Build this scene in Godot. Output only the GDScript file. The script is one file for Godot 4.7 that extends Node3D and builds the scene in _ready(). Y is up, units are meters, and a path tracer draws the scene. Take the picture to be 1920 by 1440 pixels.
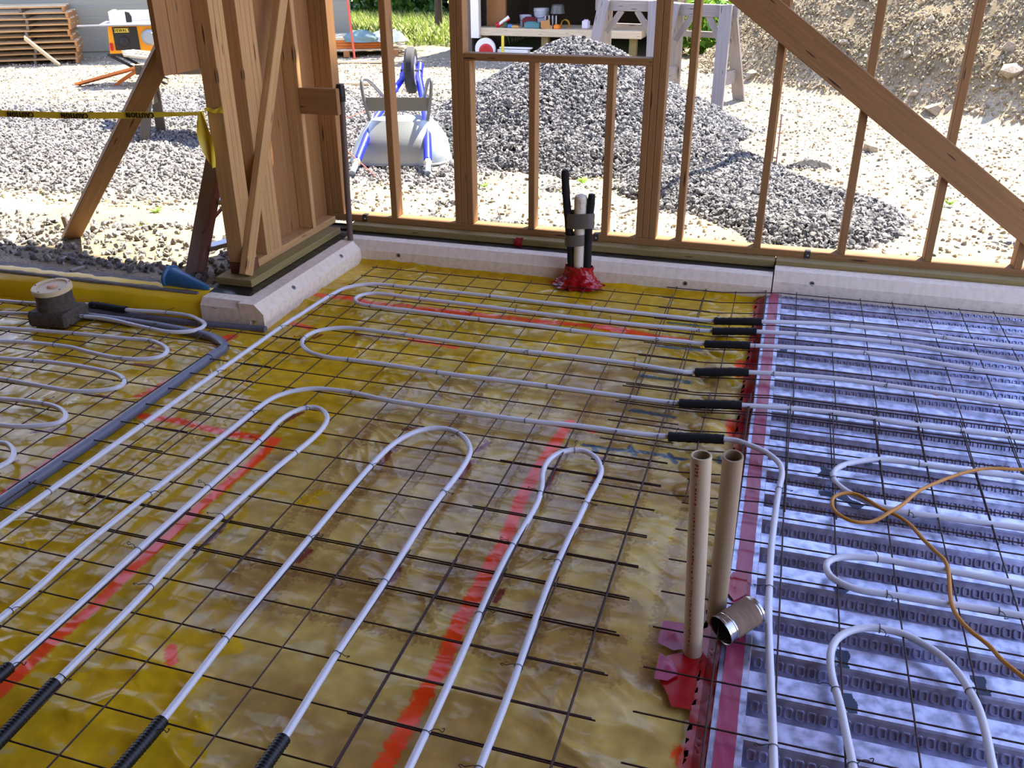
extends Node3D
# A house under construction: floor heating pipe tied to wire mesh over a yellow vapour barrier,
# seen from inside the framed shell, with the sunlit yard outside. Metres, y up, floor film at y = 0.

var M := {}
var used := {}
var rng := RandomNumberGenerator.new()
var SUN := Vector3(0.21, 0.866, -0.4535)   # towards the sun


func _ready() -> void:
	rng.seed = 20240611
	light_and_camera()
	materials()
	shell()
	yard_ground()
	floor_film()
	steel_deck()
	foundation()
	back_wall()
	stub_wall()
	wire_mesh()
	heating_pipes()
	tapes()
	risers()
	left_bay()
	pile_and_gravel()
	yard_left()
	yard_back()
	yard_right()
	greenery()


func light_and_camera() -> void:
	var cam := Camera3D.new()
	cam.name = "camera"
	add_child(cam)
	cam.position = Vector3(0, 1.657, 0)
	cam.rotation_degrees = Vector3(-26.21, 16.917, -0.205)
	cam.fov = 46.62
	cam.near = 0.05
	cam.far = 300.0
	cam.current = true
	var sky_mat := ProceduralSkyMaterial.new()
	sky_mat.sky_top_color = Color(0.51, 0.59, 0.79)
	sky_mat.sky_horizon_color = Color(0.88, 0.89, 0.93)
	sky_mat.sky_curve = 0.18
	sky_mat.sky_energy_multiplier = 1.0
	sky_mat.ground_bottom_color = Color(0.42, 0.38, 0.32)
	sky_mat.ground_horizon_color = Color(0.60, 0.60, 0.58)
	sky_mat.sun_angle_max = 0.0
	var sky := Sky.new()
	sky.sky_material = sky_mat
	var env := Environment.new()
	env.background_mode = Environment.BG_SKY
	env.sky = sky
	env.background_energy_multiplier = 1.5
	env.tonemap_mode = Environment.TONE_MAPPER_LINEAR
	env.tonemap_exposure = 4.0
	env.sdfgi_enabled = true
	env.ssao_enabled = true
	env.ssil_enabled = true
	var we := WorldEnvironment.new()
	we.name = "environment"
	we.environment = env
	add_child(we)
	var sun := DirectionalLight3D.new()
	sun.name = "sun"
	add_child(sun)
	sun.look_at_from_position(SUN * 20.0, Vector3.ZERO, Vector3.UP)
	sun.light_color = Color(1.0, 0.95, 0.87)
	sun.light_energy = 2.0
	sun.light_angular_distance = 0.53
	sun.shadow_enabled = true


# ---------------------------------------------------------------- naming
func numbered(called: String) -> String:
	var n: int = used.get(called, -1) + 1
	used[called] = n
	return called if n == 0 else "%s_%03d" % [called, n]


func tag(o: Node3D, label: String, category: String, group := "", kind := "") -> Node3D:
	if label: o.set_meta("label", label)
	if category: o.set_meta("category", category)
	if group: o.set_meta("group", group)
	if kind: o.set_meta("kind", kind)
	return o


func thing(called: String, label: String, category: String, base := Vector3.ZERO, group := "", turn := 0.0) -> Node3D:
	var o := Node3D.new()
	o.name = numbered(called)
	add_child(o)
	o.position = base
	o.rotation.y = turn
	return tag(o, label, category, group)


# a part whose shape was collected in world coordinates
func part(t: Node3D, called: String, st: SurfaceTool, m: Material, label := "") -> MeshInstance3D:
	var o := MeshInstance3D.new()
	o.name = called
	o.mesh = st.commit()
	o.material_override = m
	o.transform = t.global_transform.affine_inverse()
	t.add_child(o, true)
	if label: o.set_meta("label", label)
	return o


# a part whose shape was collected in the coordinates of its thing
func lpart(t: Node3D, called: String, st: SurfaceTool, m: Material, label := "") -> MeshInstance3D:
	var o := MeshInstance3D.new()
	o.name = called
	o.mesh = st.commit()
	o.material_override = m
	t.add_child(o, true)
	if label: o.set_meta("label", label)
	return o


func mpart(t: Node3D, called: String, mesh: Mesh, m: Material, xf: Transform3D) -> MeshInstance3D:
	var o := MeshInstance3D.new()
	o.name = called
	o.mesh = mesh
	o.material_override = m
	o.transform = t.global_transform.affine_inverse() * xf
	t.add_child(o, true)
	return o


# a thing that is one mesh, collected in world coordinates, its origin moved to its base
func solo(called: String, st: SurfaceTool, m: Material, label: String, category: String, group := "") -> MeshInstance3D:
	var raw := st.commit()
	var bb := raw.get_aabb()
	var base := bb.position + Vector3(bb.size.x, 0, bb.size.z) / 2.0
	var s2 := SurfaceTool.new()
	s2.append_from(raw, 0, Transform3D(Basis(), -base))
	var o := MeshInstance3D.new()
	o.name = numbered(called)
	o.mesh = s2.commit()
	o.material_override = m
	o.position = base
	add_child(o)
	tag(o, label, category, group)
	return o


func struct(called: String, st: SurfaceTool, m: Material, label := "", category := "") -> MeshInstance3D:
	var o := MeshInstance3D.new()
	o.name = called
	o.mesh = st.commit()
	o.material_override = m
	add_child(o)
	o.set_meta("kind", "structure")
	if label: o.set_meta("label", label)
	if category: o.set_meta("category", category)
	return o


# ---------------------------------------------------------------- shapes
func mb() -> SurfaceTool:
	var st := SurfaceTool.new()
	st.begin(Mesh.PRIMITIVE_TRIANGLES)
	return st


func face(st: SurfaceTool, p: Array, n: Vector3, uv := []) -> void:
	var flip: bool = (p[1] - p[0]).cross(p[2] - p[0]).dot(n) > 0.0
	for i in range(1, p.size() - 1):
		var ids := [0, i + 1, i] if flip else [0, i, i + 1]
		for k in ids:
			st.set_normal(n)
			st.set_uv(uv[k] if uv.size() else Vector2(p[k].x + p[k].z * 0.37, p[k].y + p[k].z * 0.61))
			st.add_vertex(p[k])


# chamfered box; grain runs along its longest side
func cbox(st: SurfaceTool, xf: Transform3D, size: Vector3, c := 0.002) -> void:
	var h := size / 2.0
	c = min(c, min(h.x, min(h.y, h.z)) * 0.6)
	var ax := 0
	if size.y >= size.x and size.y >= size.z: ax = 1
	elif size.z >= size.x and size.z >= size.y: ax = 2
	var off := Vector2(rng.randf() * 5.0, rng.randf() * 5.0)
	var nb := xf.basis.orthonormalized()
	var corner := func(s: Vector3, k: int) -> Vector3:
		var v := Vector3(s.x * h.x, s.y * h.y, s.z * h.z)
		for j in 3:
			if j != k: v[j] -= s[j] * c
		return v
	var emit := func(pts: Array, n: Vector3) -> void:
		var w := []
		var uv := []
		var a := 0
		if absf(n.y) > absf(n[a]): a = 1
		if absf(n.z) > absf(n[a]): a = 2
		var u := ax if ax != a else (0 if a != 0 else 1)
		var vv := 3 - a - u
		for p in pts:
			w.append(xf * p)
			uv.append(Vector2(p[u] / 1.6 + off.x, (p[vv] + p[a] * 0.5) / 0.22 + off.y))
		face(st, w, (nb * n).normalized(), uv)
	for k in 3:
		var i := (k + 1) % 3
		var j := (k + 2) % 3
		for sk in [-1.0, 1.0]:
			var q := []
			for t in [[-1.0, -1.0], [1.0, -1.0], [1.0, 1.0], [-1.0, 1.0]]:
				var s := Vector3.ZERO
				s[k] = sk; s[i] = t[0]; s[j] = t[1]
				q.append(corner.call(s, k))
			var n := Vector3.ZERO
			n[k] = sk
			emit.call(q, n)
		if c > 0.0:
			for si in [-1.0, 1.0]:
				for sj in [-1.0, 1.0]:
					var a := Vector3.ZERO
					a[i] = si; a[j] = sj; a[k] = -1.0
					var b := a
					b[k] = 1.0
					var n2 := Vector3.ZERO
					n2[i] = si; n2[j] = sj
					emit.call([corner.call(a, i), corner.call(b, i), corner.call(b, j), corner.call(a, j)], n2.normalized())
	if c > 0.0:
		for sx in [-1.0, 1.0]:
			for sy in [-1.0, 1.0]:
				for sz in [-1.0, 1.0]:
					var s := Vector3(sx, sy, sz)
					emit.call([corner.call(s, 0), corner.call(s, 1), corner.call(s, 2)], s.normalized())


func abox(st: SurfaceTool, a: Vector3, b: Vector3, c := 0.002) -> void:
	cbox(st, Transform3D(Basis(), (a + b) / 2.0), (b - a).abs(), c)


# a straight board from a to b: width w lies along the side direction, thickness t across it
func board(st: SurfaceTool, a: Vector3, b: Vector3, w: float, t: float, side: Vector3, c := 0.002) -> void:
	var d := (b - a).normalized()
	var s := (side - d * side.dot(d)).normalized()
	var n := d.cross(s)
	cbox(st, Transform3D(Basis(d, s, n), (a + b) / 2.0), Vector3(a.distance_to(b), w, t), c)


func smooth_path(p: Array, per := 6, loop := false) -> Array:
	var o := []
	var n := p.size()
	for i in range(n if loop else n - 1):
		var p0: Vector3 = p[(i - 1 + n) % n] if loop or i > 0 else p[0] * 2.0 - p[1]
		var p1: Vector3 = p[i]
		var p2: Vector3 = p[(i + 1) % n]
		var p3: Vector3 = p[(i + 2) % n] if loop or i + 2 < n else p[n - 1] * 2.0 - p[n - 2]
		for k in per:
			var t := float(k) / per
			o.append(0.5 * (2.0 * p1 + (p2 - p0) * t + (2.0 * p0 - 5.0 * p1 + 4.0 * p2 - p3) * t * t + (3.0 * p1 - p0 - 3.0 * p2 + p3) * t * t * t))
	if not loop: o.append(p[n - 1])
	return o


# points every step metres along a path
func even(p: Array, step: float) -> Array:
	var o := [p[0]]
	var left := step
	for i in range(1, p.size()):
		var a: Vector3 = p[i - 1]
		var b: Vector3 = p[i]
		var d := a.distance_to(b)
		while d >= left and d > 0.0:
			a = a.lerp(b, left / d)
			d = a.distance_to(b)
			o.append(a)
			left = step
		left -= d
	if o[o.size() - 1].distance_to(p[p.size() - 1]) > step * 0.3: o.append(p[p.size() - 1])
	return o


func tube(st: SurfaceTool, p: Array, r, sides := 10, caps := true) -> void:
	var n := p.size()
	var rings := []
	var up := Vector3.UP
	var dist := 0.0
	for i in n:
		var d: Vector3 = (p[min(i + 1, n - 1)] - p[max(i - 1, 0)]).normalized()
		if absf(d.dot(up)) > 0.95: up = Vector3.RIGHT if absf(d.x) < 0.8 else Vector3.BACK
		var s := d.cross(up).normalized()
		up = s.cross(d).normalized()
		if i > 0: dist += p[i].distance_to(p[i - 1])
		var rr: float = r[i] if r is Array else r
		var ring := []
		for k in sides + 1:
			var a := TAU * k / sides
			var nn := s * cos(a) + up * sin(a)
			ring.append([p[i] + nn * rr, nn, Vector2(dist / 1.6, float(k) / sides * 0.5)])
		rings.append(ring)
	for i in n - 1:
		for k in sides:
			for q in [[0, 0], [0, 1], [1, 1], [0, 0], [1, 1], [1, 0]]:
				var e: Array = rings[i + q[0]][k + q[1]]
				st.set_normal(e[1])
				st.set_uv(e[2])
				st.add_vertex(e[0])
	if caps:
		for e in [0, n - 1]:
			var d2: Vector3 = (p[0] - p[1]).normalized() if e == 0 else (p[n - 1] - p[n - 2]).normalized()
			var c := []
			for k in sides: c.append(rings[e][k][0])
			face(st, c, d2)


# profile of [radius, height] pairs turned about the local y axis
func lathe(st: SurfaceTool, xf: Transform3D, prof: Array, segs := 24) -> void:
	var nb := xf.basis.orthonormalized()
	for i in prof.size() - 1:
		var a: Array = prof[i]
		var b: Array = prof[i + 1]
		var dr: float = b[0] - a[0]
		var dy: float = b[1] - a[1]
		if absf(dr) + absf(dy) < 1e-6: continue
		for k in segs:
			var t0 := TAU * k / segs
			var t1 := TAU * (k + 1) / segs
			var q := []
			for e in [[a, t0], [a, t1], [b, t1], [b, t0]]:
				var nn := Vector3(cos(e[1]) * dy, -dr, sin(e[1]) * dy).normalized()
				q.append([xf * Vector3(cos(e[1]) * e[0][0], e[0][1], sin(e[1]) * e[0][0]), nb * nn, Vector2(e[1] / TAU, e[0][1])])
			for id in [0, 1, 2, 0, 2, 3]:
				st.set_normal(q[id][1])
				st.set_uv(q[id][2])
				st.add_vertex(q[id][0])


# closed outline in the local xy plane, thickened along local z from 0 to depth
func prism(st: SurfaceTool, xf: Transform3D, poly: Array, depth: float) -> void:
	var pv := PackedVector2Array(poly)
	var tri := Geometry2D.triangulate_polygon(pv)
	var nb := xf.basis.orthonormalized()
	for zz in [0.0, depth]:
		var n := nb * Vector3(0, 0, -1.0 if zz == 0.0 else 1.0)
		for i in range(0, tri.size(), 3):
			var q := []
			var uv := []
			for k in 3:
				var p := pv[tri[i + k]]
				q.append(xf * Vector3(p.x, p.y, zz))
				uv.append(p)
			face(st, q, n, uv)
	var area := 0.0
	for i in pv.size():
		var a := pv[i]
		var b := pv[(i + 1) % pv.size()]
		area += a.x * b.y - b.x * a.y
	for i in pv.size():
		var a := pv[i]
		var b := pv[(i + 1) % pv.size()]
		var n := Vector3(b.y - a.y, a.x - b.x, 0).normalized() * signf(area)
		face(st, [xf * Vector3(a.x, a.y, 0), xf * Vector3(b.x, b.y, 0), xf * Vector3(b.x, b.y, depth), xf * Vector3(a.x, a.y, depth)], nb * n, [Vector2(a.x, a.y), Vector2(b.x, b.y), Vector2(b.x, b.y + depth), Vector2(a.x, a.y + depth)])


# smooth grid from a function of (i, j) -> Vector3
func grid(st: SurfaceTool, nx: int, nz: int, f: Callable, tint = null, keep = null) -> void:
	st.set_smooth_group(0)
	for j in nz + 1:
		for i in nx + 1:
			if tint != null: st.set_color(tint.call(i, j))
			st.set_uv(Vector2(float(i) / nx, float(j) / nz))
			st.add_vertex(f.call(i, j))
	for j in nz:
		for i in nx:
			if keep != null and not keep.call(i, j): continue
			var a := j * (nx + 1) + i
			for k in [a, a + 1, a + nx + 2, a, a + nx + 2, a + nx + 1]: st.add_index(k)
	st.generate_normals()


func lettering(t: Node3D, words: String, height: float, xf: Transform3D, m: Material, depth := 0.0006, font := "Droid Sans") -> MeshInstance3D:
	var tm := TextMesh.new()
	var f := SystemFont.new()
	f.font_names = PackedStringArray([font])
	f.font_weight = 700
	tm.font = f
	tm.text = words
	tm.font_size = 32
	tm.pixel_size = height / 23.0
	tm.depth = depth
	var o := MeshInstance3D.new()
	o.name = "lettering"
	o.mesh = tm
	o.material_override = m
	o.transform = t.global_transform.affine_inverse() * xf
	t.add_child(o, true)
	return o

# ---------------------------------------------------------------- materials
func flat_mat(c: Color, rough := 0.7, metal := 0.0) -> StandardMaterial3D:
	var m := StandardMaterial3D.new()
	m.albedo_color = c
	m.roughness = rough
	m.metallic = metal
	return m


func noise(freq: float, seed_: int, octaves := 3, ridged := false) -> FastNoiseLite:
	var n := FastNoiseLite.new()
	n.noise_type = FastNoiseLite.TYPE_SIMPLEX_SMOOTH
	n.frequency = freq
	n.seed = seed_
	n.fractal_type = FastNoiseLite.FRACTAL_RIDGED if ridged else FastNoiseLite.FRACTAL_FBM
	n.fractal_octaves = octaves
	return n


func noise_tex(freq: float, seed_: int, size: int, stops: Array, octaves := 4, cellular := false) -> NoiseTexture2D:
	var n := noise(freq, seed_, octaves)
	if cellular:
		n.noise_type = FastNoiseLite.TYPE_CELLULAR
		n.cellular_return_type = FastNoiseLite.RETURN_CELL_VALUE
		n.fractal_type = FastNoiseLite.FRACTAL_NONE
	var g := Gradient.new()
	g.offsets = PackedFloat32Array([])
	g.colors = PackedColorArray([])
	var offs := PackedFloat32Array()
	var cols := PackedColorArray()
	for s in stops:
		offs.append(s[0])
		cols.append(s[1])
	g.offsets = offs
	g.colors = cols
	var t := NoiseTexture2D.new()
	t.width = size
	t.height = size
	t.seamless = true
	t.noise = n
	t.color_ramp = g
	return t


func world_mat(c: Color, tex: Texture2D, scale: float, rough := 0.8, metal := 0.0) -> StandardMaterial3D:
	var m := flat_mat(c, rough, metal)
	m.albedo_texture = tex
	m.uv1_triplanar = true
	m.uv1_world_triplanar = true
	m.uv1_scale = Vector3.ONE * scale
	return m


# long fibres with a few knots, near white; each wood tints it
func grain_texture(seed_: int, knots: int) -> ImageTexture:
	var w := 512
	var h := 256
	var na := noise(0.02, seed_, 3)
	var nb := noise(0.11, seed_ + 3, 3)
	var r := RandomNumberGenerator.new()
	r.seed = seed_
	var spots := []
	for k in knots: spots.append(Vector3(r.randf() * w, r.randf() * h, 5.0 + r.randf() * 6.0))
	var data := PackedByteArray()
	data.resize(w * h * 3)
	for y in h:
		for x in w:
			var v := 0.5 + 0.5 * na.get_noise_2d(x * 0.22, y * 2.2)
			var fine := nb.get_noise_2d(x * 0.06, y * 6.0)
			var lum := 0.80 + 0.16 * v + 0.09 * fine
			var warm := 0.0
			for s in spots:
				var dx = (x - s.x) * 0.55
				var dy: float = (y - s.y) * 1.5
				var d: float = sqrt(dx * dx + dy * dy) / s.z
				if d < 1.0:
					var kk := smoothstep(1.0, 0.35, d)
					lum = lerp(lum, 0.36, kk)
					warm = max(warm, kk)
			var i := (y * w + x) * 3
			data[i] = int(clamp(lum, 0, 1) * 255)
			data[i + 1] = int(clamp(lum * (0.985 - 0.12 * warm), 0, 1) * 255)
			data[i + 2] = int(clamp(lum * (0.96 - 0.25 * warm), 0, 1) * 255)
	return ImageTexture.create_from_image(Image.create_from_data(w, h, false, Image.FORMAT_RGB8, data))


func wood(c: Color, tex: Texture2D, rough := 0.72) -> StandardMaterial3D:
	var m := flat_mat(c, rough)
	m.albedo_texture = tex
	return m


func materials() -> void:
	var g1 := grain_texture(11, 9)
	var g2 := grain_texture(47, 3)
	M.pine = wood(Color(0.62, 0.455, 0.265), g1)
	M.pine_pale = wood(Color(0.80, 0.63, 0.41), g1)
	M.pine_warm = wood(Color(0.74, 0.52, 0.30), g2)
	M.treated = wood(Color(0.60, 0.53, 0.32), g2)
	M.weathered = wood(Color(0.62, 0.60, 0.60), g1)
	M.weathered_dark = wood(Color(0.45, 0.41, 0.37), g2)
	M.plywood = wood(Color(0.66, 0.475, 0.285), g2)
	M.bleached = wood(Color(0.93, 0.86, 0.72), g1)
	M.stain = wood(Color(0.46, 0.27, 0.16), g2)
	M.foam = world_mat(Color(0.90, 0.845, 0.76), noise_tex(0.05, 5, 256, [[0.0, Color(0.90, 0.88, 0.86)], [0.5, Color(0.97, 0.96, 0.96)], [1.0, Color.WHITE]]), 2.0, 0.85)
	M.concrete = world_mat(Color(0.52, 0.50, 0.48), noise_tex(0.04, 6, 256, [[0.0, Color(0.7, 0.68, 0.66)], [1.0, Color.WHITE]]), 1.5, 0.9)
	M.membrane = flat_mat(Color(0.055, 0.055, 0.075), 0.28)
	M.black = flat_mat(Color(0.035, 0.035, 0.04), 0.5)
	M.black_matte = flat_mat(Color(0.03, 0.03, 0.035), 0.85)
	M.pipe = flat_mat(Color(0.80, 0.80, 0.83), 0.33)
	M.pvc = flat_mat(Color(0.84, 0.80, 0.72), 0.38)
	M.pvc_dusty = flat_mat(Color(0.62, 0.54, 0.42), 0.6)
	M.pvc_riser = flat_mat(Color(0.74, 0.67, 0.55), 0.42)
	M.conduit = flat_mat(Color(0.40, 0.41, 0.47), 0.45)
	M.wire = world_mat(Color(0.27, 0.17, 0.12), noise_tex(0.08, 8, 128, [[0.0, Color(0.55, 0.42, 0.36)], [1.0, Color.WHITE]]), 6.0, 0.6, 0.25)
	M.tie = flat_mat(Color(0.16, 0.15, 0.15), 0.45, 0.7)
	M.red_tape = flat_mat(Color(0.62, 0.05, 0.08), 0.22)
	M.red_tape_faded = flat_mat(Color(0.62, 0.22, 0.34), 0.30)
	M.duct_tape = flat_mat(Color(0.36, 0.34, 0.31), 0.42)
	M.cord = flat_mat(Color(0.72, 0.48, 0.10), 0.5)
	M.caution = flat_mat(Color(0.92, 0.82, 0.26), 0.35)
	M.ink = flat_mat(Color(0.06, 0.05, 0.04), 0.6)
	M.red_ink = flat_mat(Color(0.55, 0.12, 0.08), 0.6)
	M.steel = world_mat(Color(0.80, 0.82, 0.92), noise_tex(0.035, 9, 512, [[0.0, Color(0.62, 0.62, 0.64)], [0.35, Color(0.80, 0.80, 0.82)], [0.6, Color(0.93, 0.93, 0.95)], [1.0, Color.WHITE]], 5), 1.1, 0.34, 0.80)
	M.zinc_dark = flat_mat(Color(0.34, 0.32, 0.31), 0.5, 0.7)
	M.navy_paint = flat_mat(Color(0.13, 0.19, 0.30), 0.6)
	M.orange_paint = flat_mat(Color(0.85, 0.26, 0.16), 0.6)
	M.tin = flat_mat(Color(0.72, 0.70, 0.68), 0.28, 1.0)
	M.kraft = wood(Color(0.58, 0.48, 0.40), g2, 0.8)
	M.curb_yellow = flat_mat(Color(0.93, 0.78, 0.07), 0.36)
	M.cap = flat_mat(Color(0.82, 0.74, 0.58), 0.6)
	M.grout = world_mat(Color(0.36, 0.32, 0.28), noise_tex(0.06, 12, 128, [[0.0, Color(0.7, 0.7, 0.7)], [1.0, Color.WHITE]]), 5.0, 0.9)
	M.blue_plastic = flat_mat(Color(0.16, 0.36, 0.52), 0.45)
	M.ladder = flat_mat(Color(0.58, 0.52, 0.50), 0.6)
	M.ladder_red = flat_mat(Color(0.60, 0.45, 0.42), 0.55)
	M.aluminium = flat_mat(Color(0.74, 0.75, 0.78), 0.4, 0.8)
	M.blue_paint = flat_mat(Color(0.13, 0.18, 0.80), 0.35)
	M.tub = flat_mat(Color(0.66, 0.69, 0.68), 0.38, 0.35)
	M.grey_steel = flat_mat(Color(0.42, 0.43, 0.42), 0.5, 0.3)
	M.grip = flat_mat(Color(0.52, 0.58, 0.66), 0.5)
	M.rubber = flat_mat(Color(0.16, 0.16, 0.17), 0.7)
	M.white_paint = flat_mat(Color(0.93, 0.92, 0.88), 0.5)
	M.siding = flat_mat(Color(0.58, 0.58, 0.52), 0.65)
	M.saw_yellow = flat_mat(Color(0.92, 0.60, 0.06), 0.45)
	M.saw_dark = flat_mat(Color(0.13, 0.12, 0.11), 0.6)
	M.saw_red = flat_mat(Color(0.75, 0.10, 0.10), 0.45)
	M.orange_wood = wood(Color(0.88, 0.50, 0.20), g2)
	M.string = flat_mat(Color(0.90, 0.35, 0.28), 0.7)
	M.bucket = flat_mat(Color(0.78, 0.80, 0.84), 0.5)
	M.cloth = flat_mat(Color(0.07, 0.07, 0.10), 0.9)
	M.roofing = flat_mat(Color(0.42, 0.32, 0.22), 0.9)
	M.bark = wood(Color(0.42, 0.36, 0.30), g2, 0.9)
	M.leaf = leafy(Color(0.20, 0.36, 0.09))
	M.leaf_dark = leafy(Color(0.10, 0.20, 0.06))
	M.leaf_dark.backlight = Color(0.08, 0.11, 0.04)
	M.leaf_light = leafy(Color(0.36, 0.55, 0.14))
	M.grass = leafy(Color(0.62, 0.66, 0.40))
	# crushed stone: tone comes with each copy
	M.stone = flat_mat(Color.WHITE, 0.85)
	M.stone.vertex_color_use_as_albedo = true
	M.ground = world_mat(Color.WHITE, noise_tex(0.09, 21, 512, [[0.0, Color(0.55, 0.53, 0.50)], [0.42, Color(0.86, 0.85, 0.83)], [0.6, Color(0.97, 0.97, 0.96)], [1.0, Color.WHITE]], 5), 0.9, 0.95)
	M.ground.vertex_color_use_as_albedo = true
	M.dirt = world_mat(Color(0.66, 0.60, 0.49), M.ground.albedo_texture, 0.9, 0.95)
	M.rock = world_mat(Color(0.70, 0.66, 0.59), noise_tex(0.05, 23, 256, [[0.0, Color(0.6, 0.58, 0.55)], [1.0, Color.WHITE]]), 3.0, 0.9)


func leafy(c: Color) -> StandardMaterial3D:
	var m := flat_mat(c, 0.6)
	m.cull_mode = BaseMaterial3D.CULL_DISABLED
	m.backlight_enabled = true
	m.backlight = Color(0.35, 0.45, 0.15)
	return m

# ---------------------------------------------------------------- the building round the room
func shell() -> void:
	# roof deck over this end of the slab with deep eaves; the bay on the left steps back.
	# behind the camera and to the right the building is not roofed yet
	var st := mb()
	abox(st, Vector3(-1.5, 5.2, -7.44), Vector3(2.6, 5.32, -4.6), 0.0)
	abox(st, Vector3(-1.5, 5.2, -4.6), Vector3(2.6, 5.32, 5.35), 0.0)
	abox(st, Vector3(-9.0, 5.2, -6.62), Vector3(-1.5, 5.32, 5.35), 0.0)
	struct("ceiling", st, M.roofing, "high wooden roof deck over the slab", "ceiling")
	st = mb()
	for q in [[2.45, -7.3], [2.45, -4.75], [-8.8, -6.4]]:
		abox(st, Vector3(q[0] - 0.07, -0.2, q[1] - 0.07), Vector3(q[0] + 0.07, 5.2, q[1] + 0.07), 0.004)
	struct("trim_3", st, M.pine, "timber posts under the high roof deck", "posts")
	st = mb()
	abox(st, Vector3(-9.0, -0.3, 5.2), Vector3(2.75, 5.2, 5.35), 0.0)
	struct("wall_rear", st, M.plywood, "sunlit plywood wall at the far end behind the slab", "wall")
	st = mb()
	abox(st, Vector3(-9.0, -0.3, -3.4), Vector3(-8.85, 5.2, 5.2), 0.0)
	struct("wall_left", st, M.plywood, "plywood sheathed end wall of the left bay", "wall")
	st = mb()
	abox(st, Vector3(2.6, -0.3, 0.3), Vector3(2.75, 5.2, 5.2), 0.0)
	struct("wall_right", st, M.plywood, "plywood wall on the right side behind the open end", "wall")
	# plywood subfloor behind the slab, and the bare earth on the open right side
	st = mb()
	abox(st, Vector3(-8.85, -0.2, -0.34), Vector3(2.6, -0.012, 5.2), 0.0)
	struct("floor_subfloor", st, M.plywood, "plywood subfloor behind the heated slab", "floor")
	st = mb()
	abox(st, Vector3(3.0, -0.4, -8.0), Vector3(16.0, -0.03, -0.34), 0.0)
	struct("ground_side", st, M.dirt, "bare earth beside the open end of the slab", "ground")


# height of the yard outside
func yard_y(x: float, z: float) -> float:
	var y := 0.0
	y += 0.09 * smoothstep(-2.5, -2.9, x) * smoothstep(-5.6, -4.4, z)
	# spoil bank on the right, rising away from the wall
	var foot := -12.2 + 0.95 * (x + 0.6)
	foot = clamp(foot, -12.6, -8.6)
	var up: float = max(0.0, foot - z)
	var bank := 0.72 * up * smoothstep(0.0, 0.9, up)
	bank = min(bank, 3.4 + 0.3 * sin(x * 1.3)) * smoothstep(-1.9, -0.2, x + 0.35 * (z + 12.0) * 0.25)
	y += bank
	return y


var lumps: FastNoiseLite
var bumps: FastNoiseLite


# the finished surface of the yard, lumps and all
func surf_y(x: float, z: float) -> float:
	var y := yard_y(x, z)
	return y + bumps.get_noise_2d(x, z) * (0.012 + 0.05 * clampf(y, 0.0, 1.0)) * 2.0 + lumps.get_noise_2d(x, z) * 0.03


func yard_ground() -> void:
	lumps = noise(0.35, 31, 4)
	bumps = noise(1.7, 32, 4)
	var n1 := lumps
	var n2 := bumps
	var n3 := noise(0.22, 33, 3)
	var x0 := -26.0
	var x1 := 16.0
	var z0 := -34.0
	var z1 := -3.62
	var nx := 300
	var nz := 260
	var at := func(i: int, j: int) -> Vector3:
		var x := lerpf(x0, x1, float(i) / nx)
		var t := float(j) / nz
		var z := lerpf(z0, z1, 1.0 - pow(1.0 - t, 1.6))
		var y := surf_y(x, z)
		if x > -2.75 and z > -4.98: y = min(y, 0.0) - 0.25
		return Vector3(x, y, z)
	var tint := func(i: int, j: int) -> Color:
		var p: Vector3 = at.call(i, j)
		var dirt := Color(0.32, 0.26, 0.165)
		var pale := Color(0.41, 0.355, 0.25)
		var grey := Color(0.22, 0.213, 0.206)
		var c := dirt.lerp(pale, smoothstep(-0.2, 0.3, n1.get_noise_2d(p.x * 1.5, p.z * 1.5)))
		c = c.lerp(grey, gravel_share(p.x, p.z))
		if p.y > 0.3: c = Color(0.21, 0.163, 0.087).lerp(Color(0.275, 0.217, 0.123), 0.5 + 0.5 * n2.get_noise_2d(p.x * 2.0, p.z * 2.0))
		if p.z < -16.0 and p.x < -2.0: c = c.lerp(Color(0.16, 0.20, 0.07), smoothstep(-16.0, -17.0, p.z))
		return c * (0.92 + 0.16 * n3.get_noise_2d(p.x * 9.0, p.z * 9.0))
	var st := mb()
	grid(st, nx, nz, at, tint)
	struct("ground", st, M.ground, "sunlit dirt and gravel yard outside the framing", "ground")


# where loose grey stone lies on the yard
func gravel_share(x: float, z: float) -> float:
	var v := 0.0
	# track on the left and round the wheelbarrow
	v = max(v, smoothstep(-3.6, -4.4, x) * smoothstep(-5.0, -5.7, z) * smoothstep(-9.2, -8.0, z))
	v = max(v, smoothstep(-5.2, -6.0, x) * smoothstep(-4.0, -4.8, z) * smoothstep(-8.6, -7.8, z))
	v = max(v, smoothstep(-2.0, -2.6, x) * smoothstep(-6.0, -6.5, z) * smoothstep(-11.5, -9.0, z) * smoothstep(-8.5, -6.5, x))
	return v


# ---------------------------------------------------------------- yellow vapour barrier
const FX0 := -4.4
const FX1 := 0.012
const FZ0 := -4.56
const FZ1 := -0.35


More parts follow.
